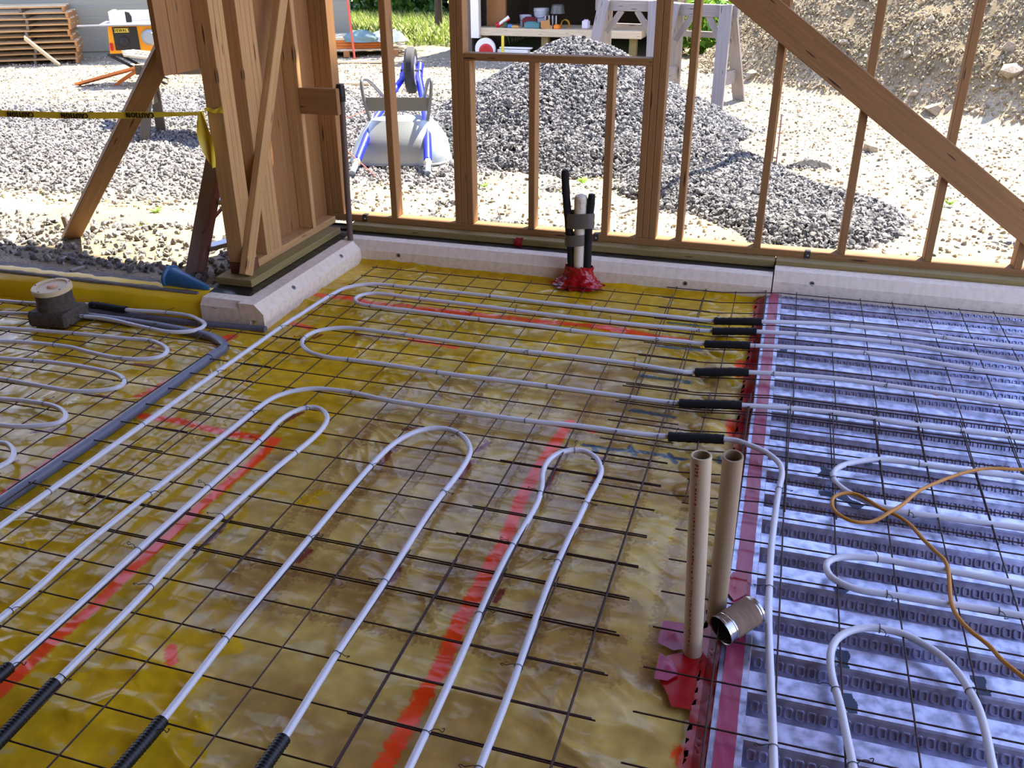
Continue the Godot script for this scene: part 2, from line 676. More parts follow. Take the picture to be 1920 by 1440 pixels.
func stroke(data: PackedByteArray, w: int, h: int, pts: Array, width: float, c: Color, n: FastNoiseLite, ragged := 0.5, strength := 1.0) -> void:
	var sx := w / (FX1 - FX0)
	for i in range(0, pts.size() - 2, 2):
		var a := Vector2(pts[i], pts[i + 1])
		var b := Vector2(pts[i + 2], pts[i + 3])
		var x0: int = clampi(int((min(a.x, b.x) - width - FX0) * sx), 0, w - 1)
		var x1: int = clampi(int((max(a.x, b.x) + width - FX0) * sx) + 1, 0, w - 1)
		var y0: int = clampi(int((min(a.y, b.y) - width - FZ0) * sx), 0, h - 1)
		var y1: int = clampi(int((max(a.y, b.y) + width - FZ0) * sx) + 1, 0, h - 1)
		for y in range(y0, y1 + 1):
			for x in range(x0, x1 + 1):
				var p := Vector2(FX0 + x / sx, FZ0 + y / sx)
				var d := p.distance_to(Geometry2D.get_closest_point_to_segment(p, a, b)) / (width * 0.5)
				d += n.get_noise_2d(p.x * 60.0, p.y * 60.0) * ragged
				var k := smoothstep(1.30, 0.62, d) * strength
				if k > 0.0:
					var o := (y * w + x) * 3
					data[o] = int(lerpf(data[o], c.r8, k))
					data[o + 1] = int(lerpf(data[o + 1], c.g8, k))
					data[o + 2] = int(lerpf(data[o + 2], c.b8, k))


func film_texture() -> ImageTexture:
	var w := 2040
	var sx := w / (FX1 - FX0)
	var h := int((FZ1 - FZ0) * sx)
	var data := PackedByteArray()
	data.resize(w * h * 3)
	var na := noise(1.1, 41, 4)
	var nb := noise(4.2, 42, 4)
	var nc := noise(14.0, 43, 2)
	var yellow := Color(0.80, 0.64, 0.09)
	var bright := Color(0.86, 0.69, 0.10)
	var beige := Color(0.79, 0.68, 0.42)
	var brown := Color(0.62, 0.47, 0.25)
	for y in h:
		var z := FZ0 + y / sx
		for x in w:
			var xx := FX0 + x / sx
			var a := na.get_noise_2d(xx, z)
			var b := nb.get_noise_2d(xx, z * 1.3)
			var c := nc.get_noise_2d(xx, z)
			var col := yellow.lerp(bright, smoothstep(-0.1, 0.3, a))
			# where the film clings to the damp ground the soil shows through, in patches with an outline
			var zone := 1.0 - smoothstep(0.70, 1.12, Vector2((xx + 0.58) / 1.05, (z + 2.35) / 1.55).length() + a * 0.30)
			var cling := smoothstep(0.0, 0.06, b * 0.55 + zone * 0.75 - 0.34 + a * 0.20)
			col = col.lerp(beige, cling * 0.80)
			var damp := smoothstep(0.0, 0.5, nb.get_noise_2d(xx * 0.6 + 9.0, z * 0.6) + zone * 0.45 - 0.22)
			col = col.lerp(brown, damp * zone * 0.55)
			# pale dusty scuffs
			var scuff := smoothstep(0.34, 0.44, nb.get_noise_2d(xx * 0.7 + 31.0, z * 1.7) * 0.9 + c * 0.12)
			col = col.lerp(Color(0.82, 0.76, 0.60), scuff * 0.5)
			col *= 0.96 + 0.08 * c
			var o := (y * w + x) * 3
			data[o] = clampi(int(col.r * 255.0), 0, 255)
			data[o + 1] = clampi(int(col.g * 255.0), 0, 255)
			data[o + 2] = clampi(int(col.b * 255.0), 0, 255)
	var nn := noise(0.9, 44, 3)
	# rust bled off the wires in the damp middle
	var rust := Color(0.34, 0.20, 0.12)
	for k in range(5, 14):
		var xk := -2.143 + 0.1524 * k
		stroke(data, w, h, [xk - 0.005, -3.45, xk - 0.012, -1.7], 0.035, rust, nn, 1.6, 0.26)
	for j in range(8, 19):
		var zj := -4.40 + 0.1508 * j
		stroke(data, w, h, [-1.35, zj, -0.25, zj], 0.032, rust, nn, 1.6, 0.26)
	# orange marking paint
	var orange := Color(0.98, 0.29, 0.09)
	var paint := [
		[[-2.392,-1.924,-2.392,-2.222,-2.367,-2.546], 0.045], [[-2.417,-2.687,-2.389,-2.825], 0.05],
		[[-2.367,-2.546,-2.151,-2.554,-1.886,-2.513,-1.694,-2.519], 0.042],
		[[-1.694,-2.519,-1.688,-2.387,-1.699,-2.199,-1.702,-2.011,-1.704,-1.847,-1.706,-1.683,-1.702,-1.53,-1.712,-1.404,-1.707,-1.273,-1.709,-1.152], 0.042],
		[[-0.672,-2.969,-0.689,-2.784,-0.7,-2.574,-0.704,-2.415,-0.693,-2.273,-0.683,-2.143,-0.692,-2.065,-0.692,-1.978,-0.689,-1.879,-0.695,-1.784,-0.687,-1.7,-0.682,-1.593,-0.69,-1.502,-0.694,-1.425,-0.693,-1.336,-0.696,-1.26,-0.694,-1.195], 0.046],
		[[-2.275,-3.959,-2.096,-3.962,-2.003,-3.94,-1.827,-3.936,-1.681,-3.939,-1.555,-3.93,-1.39,-3.933,-1.204,-3.935,-1.058,-3.934,-0.88,-3.944,-0.704,-3.932,-0.594,-3.923,-0.444,-3.907,-0.339,-3.911], 0.05],
		[[-2.22,-3.579,-2.103,-3.542], 0.04], [[-1.573,-3.541,-1.346,-3.524], 0.035], [[-0.673,-2.956,-0.617,-2.941,-0.569,-2.929], 0.03],
		[[-0.05,-4.449,-0.03,-4.377,-0.009,-4.264], 0.04], [[-2.426,-3.264,-2.408,-3.335], 0.06], [[-0.071,-3.734,-0.073,-3.596], 0.05],
		[[-0.069,-3.157,-0.061,-3.054], 0.045], [[-0.054,-1.509,-0.037,-1.471], 0.05], [[-1.389,-1.465,-1.353,-1.418], 0.03],
		[[-0.083,-4.101,-0.045,-4.085], 0.035], [[-0.032,-2.581,-0.019,-2.369], 0.022]]
	for s in paint: stroke(data, w, h, s[0], s[1], orange, nn, 0.45, 0.94)
	var blue := Color(0.22, 0.30, 0.38)
	for s in [[[-0.582,-2.82,-0.483,-2.816,-0.351,-2.819,-0.222,-2.818,-0.103,-2.823], 0.022], [[-0.077,-2.846,-0.003,-2.845], 0.06], [[-0.44,-4.101,-0.248,-4.108], 0.03],
			[[-0.456,-3.805,-0.262,-3.806], 0.03], [[-0.466,-3.458,-0.272,-3.45], 0.035], [[-0.455,-3.135,-0.291,-3.123], 0.03], [[-0.548,-2.822,-0.528,-2.787], 0.02], [[-0.414,-2.841,-0.385,-2.786], 0.02], [[-0.265,-2.837,-0.239,-2.79], 0.02]]:
		stroke(data, w, h, s[0], s[1], blue, nn, 0.5, 0.8)
	# dark red dashes that set out the pipe loops
	var dash := Color(0.42, 0.10, 0.14)
	for s in [[-1.246,-2.476,-1.241,-2.604], [-1.259,-2.725,-1.222,-2.762], [-0.94,-2.463,-0.941,-2.59], [-0.949,-2.666,-0.927,-2.73], [-0.637,-2.476,-0.644,-2.647], [-0.494,-2.512,-0.491,-2.655], [-0.494,-2.746,-0.511,-2.717], [-1.563,-1.886,-1.563,-1.975], [-1.254,-1.895,-1.245,-1.953], [-0.944,-1.892,-0.945,-1.954], [-0.628,-1.893,-0.62,-1.936], [-2.008,-3.48,-2.023,-3.435], [-1.841,-3.516,-1.675,-3.525], [-1.732,-2.665,-1.707,-2.746], [-2.71,-3.135,-2.585,-3.115], [-2.665,-2.946,-2.56,-2.954], [-2.648,-2.639,-2.536,-2.647], [-2.619,-2.313,-2.52,-2.369], [-2.526,-2.081,-2.514,-2.123]]:
		stroke(data, w, h, s, 0.020, dash, nn, 0.5, 0.7)
	return ImageTexture.create_from_image(Image.create_from_data(w, h, false, Image.FORMAT_RGB8, data))


func floor_film() -> void:
	var m := StandardMaterial3D.new()
	m.albedo_texture = film_texture()
	m.roughness = 0.17
	m.metallic_specular = 0.35
	M.film = m
	var r1 := noise(1.25, 51, 3, true)
	var r2 := noise(3.4, 52, 2, true)
	var low := noise(0.9, 53, 2)
	var mid := noise(3.0, 54, 2)
	var r3 := noise(7.5, 55, 2, true)
	var nx := 600
	var nz := 560
	var at := func(i: int, j: int) -> Vector3:
		var x := lerpf(FX0, FX1, float(i) / nx)
		var z := lerpf(FZ0, FZ1, float(j) / nz)
		var warp := low.get_noise_2d(x, z) * 0.5
		var a := maxf(0.0, r1.get_noise_2d(x * 0.75 + warp, z * 1.5 + x * 0.35))
		var b := maxf(0.0, r2.get_noise_2d(x * 0.8, z * 1.4 + warp))
		var calm := 0.25 + 0.75 * smoothstep(-0.15, 0.35, mid.get_noise_2d(x * 0.45 + 4.0, z * 0.45))
		var y := 0.006 * low.get_noise_2d(x * 1.6, z * 1.6) + (0.011 * a * a + 0.007 * b * b) * calm + 0.002 * mid.get_noise_2d(x * 2.2, z * 2.2)
		var c := maxf(0.0, r3.get_noise_2d(x * 0.9 + warp * 2.0, z * 1.3))
		y += 0.0026 * pow(c, 5.0) * calm - 0.006
		# over the open flute ends along the steel deck the film bellies up
		var k := (z + 3.213) / 0.1516
		var dz := (k - roundf(k)) * 0.1516
		var q := Vector2((x + 0.145) / 0.078, dz / 0.064)
		if z < -2.5 and z > -4.2: y += 0.034 * pow(maxf(0.0, 1.0 - q.length_squared()), 0.5) * (0.65 + 0.35 * sin(roundf(k) * 2.3))
		y = lerpf(y, 0.004, smoothstep(-0.06, -0.03, x))
		# it turns up against the foam on the two closed sides
		if x > -2.32 and z < -4.50: y += 0.02 * smoothstep(-4.50, -4.545, z)
		return Vector3(x, y, z)
	var st := mb()
	var keep := func(i: int, j: int) -> bool:
		return not (lerpf(FX0, FX1, float(i) / nx) < -2.36 and lerpf(FZ0, FZ1, float(j) / nz) < -3.48)
	grid(st, nx, nz, at, null, keep)
	var bay := mb()
	abox(bay, Vector3(-8.85, -0.1, -3.5), Vector3(FX0, -0.006, -0.35), 0.0)
	struct("floor_bay", bay, M.curb_yellow, "yellow film continuing into the left bay", "floor")
	struct("floor", st, m, "yellow plastic vapour barrier with orange marking paint", "floor")

# ---------------------------------------------------------------- ribbed steel deck on the right
const ROW0 := -4.577   # first lug row behind; one row every 0.1516 m
const PITCH := 0.1516
const DX0 := 0.076
const DX1 := 2.95


var deck: Node3D


func steel_deck() -> void:
	var t := thing("steel_floor_deck", "ribbed galvanised steel deck with rows of square lugs", "steel deck", Vector3(1.5, 0.0, -2.5))
	deck = t
	# flat edge strip
	var st := mb()
	abox(st, Vector3(0.0, -0.03, -4.62), Vector3(DX0, 0.026, -0.35), 0.001)
	part(t, "edge_strip", st, M.steel)
	# one pressed sheet: flat crown, sloping web with lugs towards the viewer, narrow valley, web back up
	st = mb()
	var prof := []
	for r in range(0, 29):
		var z := ROW0 + r * PITCH - 0.085
		prof.append([z, 0.028])
		prof.append([z + 0.074, 0.028])
		prof.append([z + 0.079, 0.024])
		prof.append([z + 0.111, -0.012])
		prof.append([z + 0.136, -0.012])
		prof.append([z + 0.148, 0.024])
	for i in prof.size() - 1:
		var a: Array = prof[i]
		var b: Array = prof[i + 1]
		var n := Vector3(0, b[0] - a[0], -(b[1] - a[1])).normalized()
		face(st, [Vector3(DX0, a[1], a[0]), Vector3(DX1, a[1], a[0]), Vector3(DX1, b[1], b[0]), Vector3(DX0, b[1], b[0])], n)
	part(t, "ribbed_sheet", st, M.steel)
	# pressed lugs, one strip of them to each sloping web
	var lug := lug_strip()
	var down := Vector3(0, -0.036, 0.032).normalized()
	var out := Vector3(0, 0.032, 0.036).normalized()
	for r in range(0, 29):
		var z := ROW0 + r * PITCH - 0.085
		mpart(t, "lug_row", lug, M.steel, Transform3D(Basis(Vector3(1, 0, 0), out, down), Vector3(0, 0.0065, z + 0.0945)))


# sprayed setting-out marks: they lie on the flat crowns and skip the valleys
func deck_paint(pts: Array, width: float, shift: Vector3, m: Material) -> void:
	var p := even(smooth_path(pts, 5), 0.008)
	var st := mb()
	var n := 0
	for i in p.size() - 1:
		var a: Vector3 = p[i] + shift
		var b: Vector3 = p[i + 1] + shift
		var k := fposmod(a.z - (ROW0 - 0.085), PITCH)
		if k > 0.068 or k < 0.004 or a.x < DX0 or a.x > 1.9:
			if n: part(deck, "paint_mark", st, m)
			st = mb()
			n = 0
			continue
		var d := (b - a)
		d.y = 0.0
		var s := Vector3(-d.z, 0, d.x).normalized() * width * (0.42 + 0.10 * sin(i * 0.9))
		a.y = 0.0286
		b.y = 0.0286
		face(st, [a - s, a + s, b + s, b - s], Vector3.UP)
		n += 1
	if n: part(deck, "paint_mark", st, m)


func lug_strip() -> ArrayMesh:
	var st := mb()
	var x := DX0 + 0.02
	while x < 2.3:
		# a raised rounded ring round a low pad
		var out := []
		var top := []
		var inn := []
		var low := []
		for k in 12:
			var a := TAU * (k + 0.5) / 12.0
			var sx := signf(cos(a)) * pow(absf(cos(a)), 0.45)
			var sz := signf(sin(a)) * pow(absf(sin(a)), 0.45)
			out.append(Vector3(x + sx * 0.0104, 0.0001, sz * 0.0138))
			top.append(Vector3(x + sx * 0.0094, 0.0072, sz * 0.0122))
			inn.append(Vector3(x + sx * 0.0072, 0.0075, sz * 0.0098))
			low.append(Vector3(x + sx * 0.0064, 0.0006, sz * 0.0088))
		for k in 12:
			var q := (k + 1) % 12
			var dir: Vector3 = (out[k] + out[q]) / 2.0 - Vector3(x, 0, 0)
			dir.y = 0.0
			face(st, [out[k], out[q], top[q], top[k]], (dir.normalized() + Vector3.UP * 0.45).normalized())
			face(st, [top[k], top[q], inn[q], inn[k]], Vector3.UP)
			face(st, [inn[k], inn[q], low[q], low[k]], (-dir.normalized() + Vector3.UP * 0.4).normalized())
		face(st, low, Vector3.UP)
		x += 0.0262
	return st.commit()


# ---------------------------------------------------------------- foundation edge: foam, membrane, sill plates
func foam_run(st: SurfaceTool, along_x: bool, a: float, b: float, faceat: float, y0: float, thick: float, miter0 := 0.0, miter1 := 0.0) -> void:
	# section: upright face, 45 degree chamfer, flat top
	var sec := [[0.0, y0], [0.0, y0 + 0.070], [0.045, y0 + 0.117], [thick, y0 + 0.117], [thick, y0 - 0.05], [0.0, y0 - 0.05]]
	var nrm := []
	var pos := func(s: Array, e: float, m: float) -> Vector3:
		if along_x: return Vector3(e + m * s[0], s[1], faceat - s[0])
		return Vector3(faceat - s[0], s[1], e + m * s[0])
	for i in sec.size():
		var s: Array = sec[i]
		var q: Array = sec[(i + 1) % sec.size()]
		var p := [pos.call(s, a, miter0), pos.call(s, b, miter1), pos.call(q, b, miter1), pos.call(q, a, miter0)]
		var d := Vector2(q[1] - s[1], q[0] - s[0]).normalized()
		var n := Vector3(0, d.y, d.x) if along_x else Vector3(d.x, d.y, 0)
		if i == 3: n = Vector3(0, 0, -1) if along_x else Vector3(-1, 0, 0)
		if i == 4: n = Vector3.DOWN
		if i == 5: n = Vector3(0, 0, 1) if along_x else Vector3(1, 0, 0)
		face(st, p, n)
	for e in [[a, miter0, -1.0], [b, miter1, 1.0]]:
		var c := []
		for s in sec: c.append(pos.call(s, e[0], e[1]))
		var n2 := Vector3(e[2], 0, 0) if along_x else Vector3(0, 0, e[2])
		face(st, [c[0], c[1], c[2], c[3]], n2)
		face(st, [c[0], c[3], c[4], c[5]], n2)


func screw_hole(t: Node3D, at: Vector3, n: Vector3) -> void:
	var st := mb()
	var b := Basis(Quaternion(Vector3.UP, n))
	lathe(st, Transform3D(b, at), [[0.0, 0.0015], [0.006, 0.0015], [0.0062, 0.003], [0.011, 0.003], [0.0125, 0.0]], 14)
	part(t, "plastic_washer", st, M.grey_steel)
	st = mb()
	lathe(st, Transform3D(b, at + n * 0.0016), [[0.0, 0.001], [0.0055, 0.0005], [0.006, 0.0]], 10)
	part(t, "fastener_hole", st, M.black)


func foundation() -> void:
	# concrete stem under everything
	var st := mb()
	abox(st, Vector3(-2.66, -0.4, -4.97), Vector3(3.1, 0.112, -4.665), 0.0)
	abox(st, Vector3(-2.70, -0.4, -4.97), Vector3(-2.425, 0.112, -3.56), 0.0)
	struct("trim_1", st, M.concrete, "concrete stem wall under the framing", "foundation")
	# foam along the back, left piece
	var t := thing("foam_edge_board", "cream foam edge board along the back wall behind the yellow film", "foam board", Vector3(-1.1, 0, -4.6), "chamfered foam edge boards")
	st = mb()
	foam_run(st, true, -2.428, 0.018, -4.535, 0.0, 0.13)
	part(t, "board", st, M.foam)
	screw_hole(t, Vector3(-2.06, 0.055, -4.535), Vector3(0, 0, 1))
	screw_hole(t, Vector3(-0.42, 0.050, -4.535), Vector3(0, 0, 1))
	# right piece, a little higher and set back
	t = thing("foam_edge_board", "grey-white foam edge board along the back wall behind the steel deck", "foam board", Vector3(2.0, 0, -4.6), "chamfered foam edge boards")
	st = mb()
	foam_run(st, true, 0.024, 3.0, -4.575, 0.022, 0.13)
	part(t, "board", st, M.foam)
	screw_hole(t, Vector3(0.215, 0.097, -4.580), Vector3(0, 0.3, 1).normalized())
	# left board, facing right
	t = thing("foam_edge_board", "long white foam edge board beside the plywood stub wall", "foam board", Vector3(-2.36, 0, -4.0), "chamfered foam edge boards")
	st = mb()
	foam_run(st, false, -4.535, -3.502, -2.298, 0.0, 0.13)
	# its near end is notched at the foot where the conduit passes
	prism(st, Transform3D(Basis(), Vector3(0, 0, -3.502)), [Vector2(-2.298, -0.05), Vector2(-2.298, 0.07), Vector2(-2.343, 0.117), Vector2(-2.428, 0.117), Vector2(-2.428, -0.05), Vector2(-2.376, -0.05), Vector2(-2.376, 0.036), Vector2(-2.340, 0.036), Vector2(-2.340, -0.05)], 0.040)
	part(t, "board", st, M.foam)
	screw_hole(t, Vector3(-2.318, 0.092, -3.795), Vector3(0.7, 0.7, 0).normalized())
	screw_hole(t, Vector3(-2.318, 0.092, -4.33), Vector3(0.7, 0.7, 0).normalized())
	# short return piece round the end of the stem wall
	t = thing("foam_edge_board", "short white foam block wrapping the end of the stub wall", "foam board", Vector3(-2.53, 0, -3.52), "chamfered foam edge boards")
	st = mb()
	var poly := [Vector2(0.0, -0.04), Vector2(0.0, 0.085), Vector2(0.03, 0.117), Vector2(0.10, 0.117), Vector2(0.10, -0.04)]
	var xf := Transform3D(Basis(Vector3(0, 0, -1), Vector3(0, 1, 0), Vector3(1, 0, 0)), Vector3(-2.645, 0.0, -3.462))
	prism(st, xf, poly, 0.215)
	part(t, "block", st, M.foam)
	# pencil squiggle on the block face
	st = mb()
	tube(st, smooth_path([Vector3(-2.585, 0.075, -3.4612), Vector3(-2.575, 0.082, -3.4612), Vector3(-2.566, 0.075, -3.4612), Vector3(-2.553, 0.078, -3.4612)]), 0.0009, 5)
	part(t, "pencil_mark", st, M.ink)
	# black sill membrane
	var low := noise(9.0, 61, 3)
	st = mb()
	grid(st, 120, 6, func(i, j): return Vector3(lerpf(-2.44, 0.022, i / 120.0), 0.1165 + 0.004 * absf(low.get_noise_2d(i * 0.05, j * 0.09)) + 0.001, lerpf(-4.735, -4.655, j / 6.0)))
	solo("sill_membrane", st, M.membrane, "crinkled black membrane strip under the back wall plate", "membrane")
	st = mb()
	grid(st, 6, 70, func(i, j): return Vector3(lerpf(-2.66, -2.418, i / 6.0), 0.1165 + 0.005 * absf(low.get_noise_2d(i * 0.09 + 7.0, j * 0.05)) + 0.001, lerpf(-4.66, -3.56, j / 70.0)))
	solo("sill_membrane", st, M.membrane, "crinkled black membrane strip under the stub wall plate", "membrane")
	# treated sill plates
	st = mb()
	abox(st, Vector3(-2.45, 0.119, -4.93), Vector3(0.020, 0.157, -4.72), 0.003)
	solo("sill_plate", st, M.treated, "treated sill plate under the back wall above the black membrane", "sill plate", "treated sill plates")
	st = mb()
	abox(st, Vector3(0.024, 0.121, -4.93), Vector3(3.0, 0.161, -4.712), 0.003)
	solo("sill_plate", st, M.treated, "treated sill plate above the grey-white foam board", "sill plate", "treated sill plates")
	st = mb()
	abox(st, Vector3(-2.68, 0.119, -4.645), Vector3(-2.475, 0.157, -3.665), 0.003)
	solo("sill_plate", st, M.treated, "greenish treated sill plate under the plywood stub wall", "sill plate", "treated sill plates")


# ---------------------------------------------------------------- open stud wall at the back
const SZ0 := -4.889
const SZ1 := -4.800


func stud(x0: float, x1: float, y0: float, y1: float, label: String, called := "wall_stud", m: Material = null) -> void:
	var st := mb()
	abox(st, Vector3(x0, y0, SZ0), Vector3(x1, y1, SZ1), 0.0025)
	solo(called, st, m if m else M.pine, label, "stud", "studs of the open back wall")


func strap(x: float, label: String) -> void:
	var t := thing("anchor_strap", label, "anchor strap", Vector3(x, 0.16, -4.795), "steel anchor straps")
	var st := mb()
	abox(st, Vector3(x - 0.014, 0.158, -4.7965), Vector3(x + 0.014, 0.199, -4.7935), 0.0005)
	abox(st, Vector3(x - 0.014, 0.1975, -4.83), Vector3(x + 0.014, 0.2005, -4.7935), 0.0005)
	part(t, "strap", st, M.zinc_dark)
	st = mb()
	lathe(st, Transform3D(Basis(Quaternion(Vector3.UP, Vector3.BACK)), Vector3(x, 0.176, -4.7935)), [[0.0, 0.004], [0.004, 0.003], [0.006, 0.0]], 10)
	part(t, "nail_head", st, M.aluminium)


func back_wall() -> void:
	var st := mb()
	abox(st, Vector3(-2.64, 0.157, -4.886), Vector3(3.0, 0.195, -4.797), 0.0025)
	solo("bottom_plate", st, M.pine, "bottom plate of the open back wall", "wall plate")
	st = mb()
	abox(st, Vector3(-2.64, 2.64, SZ0), Vector3(2.35, 2.72, SZ1), 0.0025)
	solo("top_plate", st, M.pine, "double top plate of the open back wall", "wall plate")
	var top := 2.64
	var b := 0.195
	stud(-2.640, -2.602, b, top, "end stud where the back wall meets the stub wall", "corner_stud")
	stud(-2.601, -2.563, b, top, "second stud in the corner of the two walls", "corner_stud")
	stud(-2.562, -2.526, b, top, "lit inner stud in the corner behind the grey pole", "corner_stud")
	stud(-2.211, -2.172, b, top, "single stud in front of the wheelbarrow")
	stud(-1.803, -1.767, b, top, "outer full-height stud on the wheelbarrow side of the window opening", "king_stud")
	stud(-1.766, -1.729, b, top, "inner full-height stud on the wheelbarrow side of the window opening", "king_stud")
	stud(-1.728, -1.692, b, 1.10, "short stud under the end of the window sill by the wheelbarrow", "cripple_stud")
	stud(-1.360, -1.324, b, 1.10, "short stud under the window sill beside the black foam tubes", "cripple_stud")
	stud(-0.936, -0.900, b, 1.10, "short stud under the window sill between black foam tubes and pole shadow", "cripple_stud")
	stud(-0.740, -0.705, b, 1.10, "short stud under the end of the window sill by the pole shadow", "cripple_stud")
	stud(-0.704, -0.668, b, top, "inner full-height stud on the sawhorse side of the window opening", "king_stud")
	stud(-0.667, -0.630, b, top, "outer full-height stud on the sawhorse side of the window opening", "king_stud")
	stud(-0.520, -0.484, b, top, "stud in front of the grey sawhorse trestle")
	stud(-0.101, -0.064, b, top, "stud in front of the tall stake, first under the diagonal brace")
	stud(0.328, 0.365, b, top, "stud crossing the middle of the diagonal brace")
	stud(0.748, 0.785, b, top, "stud crossing the lower half of the diagonal brace")
	stud(1.165, 1.202, b, top, "stud at the foot of the diagonal brace")
	stud(1.60, 1.637, b, top, "stud beyond the foot of the diagonal brace")
	stud(2.02, 2.057, b, top, "stud far along the back wall past the brace")
	st = mb()
	abox(st, Vector3(-1.728, 1.10, SZ0), Vector3(-0.705, 1.137, SZ1), 0.0025)
	solo("window_sill", st, M.pine, "rough sill of the window opening on short studs", "sill")
	st = mb()
	abox(st, Vector3(-1.728, 2.30, SZ0), Vector3(-0.705, 2.50, SZ1), 0.0025)
	solo("window_header", st, M.pine, "header board over the window opening", "header")
	# diagonal brace nailed across the inner faces
	st = mb()
	board(st, Vector3(-1.13, 2.055, -4.781), Vector3(1.375, 0.275, -4.781), 0.142, 0.038, Vector3(0, 1, 0), 0.003)
	solo("diagonal_brace", st, M.pine, "long wide plank nailed diagonally across the open studs", "brace")
	strap(-2.385, "dark strap on the plate near the grey pole")
	strap(-0.962, "dark strap on the plate behind the black foam tubes")
	strap(0.180, "dark strap on the plate above the grey-white foam board")
	# scrap of red tape left on the plate
	st = mb()
	grid(st, 4, 4, func(i, j): return Vector3(-1.405 + 0.011 * i - 0.004 * j, 0.166 - 0.013 * j + 0.002 * sin(i * 2.0), -4.712 + 0.004 * sin(i * 1.7 + j)))
	solo("tape_scrap", st, M.red_tape, "small scrap of red tape on the treated plate", "tape")


# ---------------------------------------------------------------- stub wall on the left
func stub_stud(z0: float, z1: float, label: String, called := "wall_stud", y0 := 0.195, m: Material = null) -> void:
	var st := mb()
	abox(st, Vector3(-2.640, y0, z0), Vector3(-2.551, 2.66, z1), 0.0025)
	solo(called, st, m if m else M.pine_pale, label, "stud", "studs of the stub wall")


func stub_wall() -> void:
	var st := mb()
	abox(st, Vector3(-2.640, 0.157, -4.737), Vector3(-2.551, 0.195, -3.80), 0.0025)
	solo("bottom_plate", st, M.pine_pale, "pale bottom plate of the plywood stub wall", "wall plate")
	st = mb()
	abox(st, Vector3(-2.64, 2.66, -4.80), Vector3(-2.551, 2.72, -3.2), 0.0025)
	solo("top_plate", st, M.pine_pale, "top plate of the plywood stub wall", "wall plate")
	for k in 3:
		stub_stud(-3.778 - k * 0.0385, -3.741 - k * 0.0385, ["front ply of the triple post at the end of the stub wall", "middle ply of the triple post at the end of the stub wall", "rear ply of the triple post at the end of the stub wall"][k], "post_ply", 0.215)
	for k in 4:
		stub_stud(-3.994 - k * 0.0385, -3.957 - k * 0.0385, ["first ply of the four-ply post before the plywood", "second ply of the four-ply post before the plywood", "third ply of the four-ply post before the plywood", "last ply of the four-ply post, against the plywood"][k], "post_ply")
	stub_stud(-4.499, -4.461, "single stub wall stud that carries the wooden block")
	# shim under the triple post
	st = mb()
	abox(st, Vector3(-2.636, 0.158, -3.86), Vector3(-2.545, 0.214, -3.735), 0.002)
	solo("post_shim", st, M.stain, "dark block under the triple post", "block")
	# plywood on the outside, and the piece that hangs past the post
	st = mb()
	abox(st, Vector3(-2.653, 0.12, -4.88), Vector3(-2.6405, 2.72, -3.88), 0.001)
	var w := struct("wall_stub", st, M.plywood, "orange-brown plywood sheathing on the stub wall", "wall")
	st = mb()
	abox(st, Vector3(-2.666, 1.148, -3.87), Vector3(-2.6405, 2.72, -3.475), 0.001)
	var t := thing("plywood_panel", "hanging plywood panel past the end of the triple post", "plywood", Vector3(-2.65, 1.148, -3.6))
	part(t, "panel", st, M.plywood)
	st = mb()
	abox(st, Vector3(-2.6402, 1.149, -3.566), Vector3(-2.6394, 2.6, -3.564), 0.0)
	part(t, "chalk_line", st, M.ink)
	# flat brace across the inner faces
	st = mb()
	board(st, Vector3(-2.532, 0.165, -3.711), Vector3(-2.532, 2.25, -4.765), 0.070, 0.038, Vector3(0, 0, 1), 0.0025)
	solo("diagonal_brace", st, M.pine_pale, "pale narrow board nailed diagonally across the stub wall", "brace")
	# block and pole
	st = mb()
	abox(st, Vector3(-2.551, 0.838, -4.492), Vector3(-2.327, 0.974, -4.455), 0.002)
	solo("wooden_block", st, M.pine, "short wooden block sticking out beside the grey pole", "block")
	t = thing("steel_pole", "grey steel pole standing on the white foam in the corner", "pole", Vector3(-2.362, 0.117, -4.545))
	st = mb()
	tube(st, [Vector3(-2.366, 0.117, -4.548), Vector3(-2.330, 0.99, -4.520)], 0.0168, 16)
	part(t, "pole", st, flat_mat(Color(0.40, 0.34, 0.32), 0.5, 0.3))
	st = mb()
	var p := Vector3(-2.335, 0.93, -4.522)
	lathe(st, Transform3D(Basis(), p), [[0.0175, -0.03], [0.023, -0.028], [0.026, 0.0], [0.024, 0.05], [0.020, 0.062], [0.0, 0.064]], 9)
	cbox(st, Transform3D(Basis(Vector3(0, 0, 1), 0.4), p + Vector3(-0.022, -0.018, 0.016)), Vector3(0.052, 0.026, 0.012), 0.003)
	part(t, "black_tape_wrap", st, M.black)

# ---------------------------------------------------------------- welded wire mesh, sheet by sheet
var wire_mesh_unit: ArrayMesh


func wire(t: Node3D, a: Vector3, b: Vector3) -> void:
	var d := b - a
	var x := d.normalized()
	var y := Vector3.UP if absf(x.y) < 0.9 else Vector3.RIGHT
	var z := x.cross(y).normalized()
	y = z.cross(x)
	mpart(t, "wire", wire_mesh_unit, M.wire, Transform3D(Basis(x * d.length(), y, z), a))


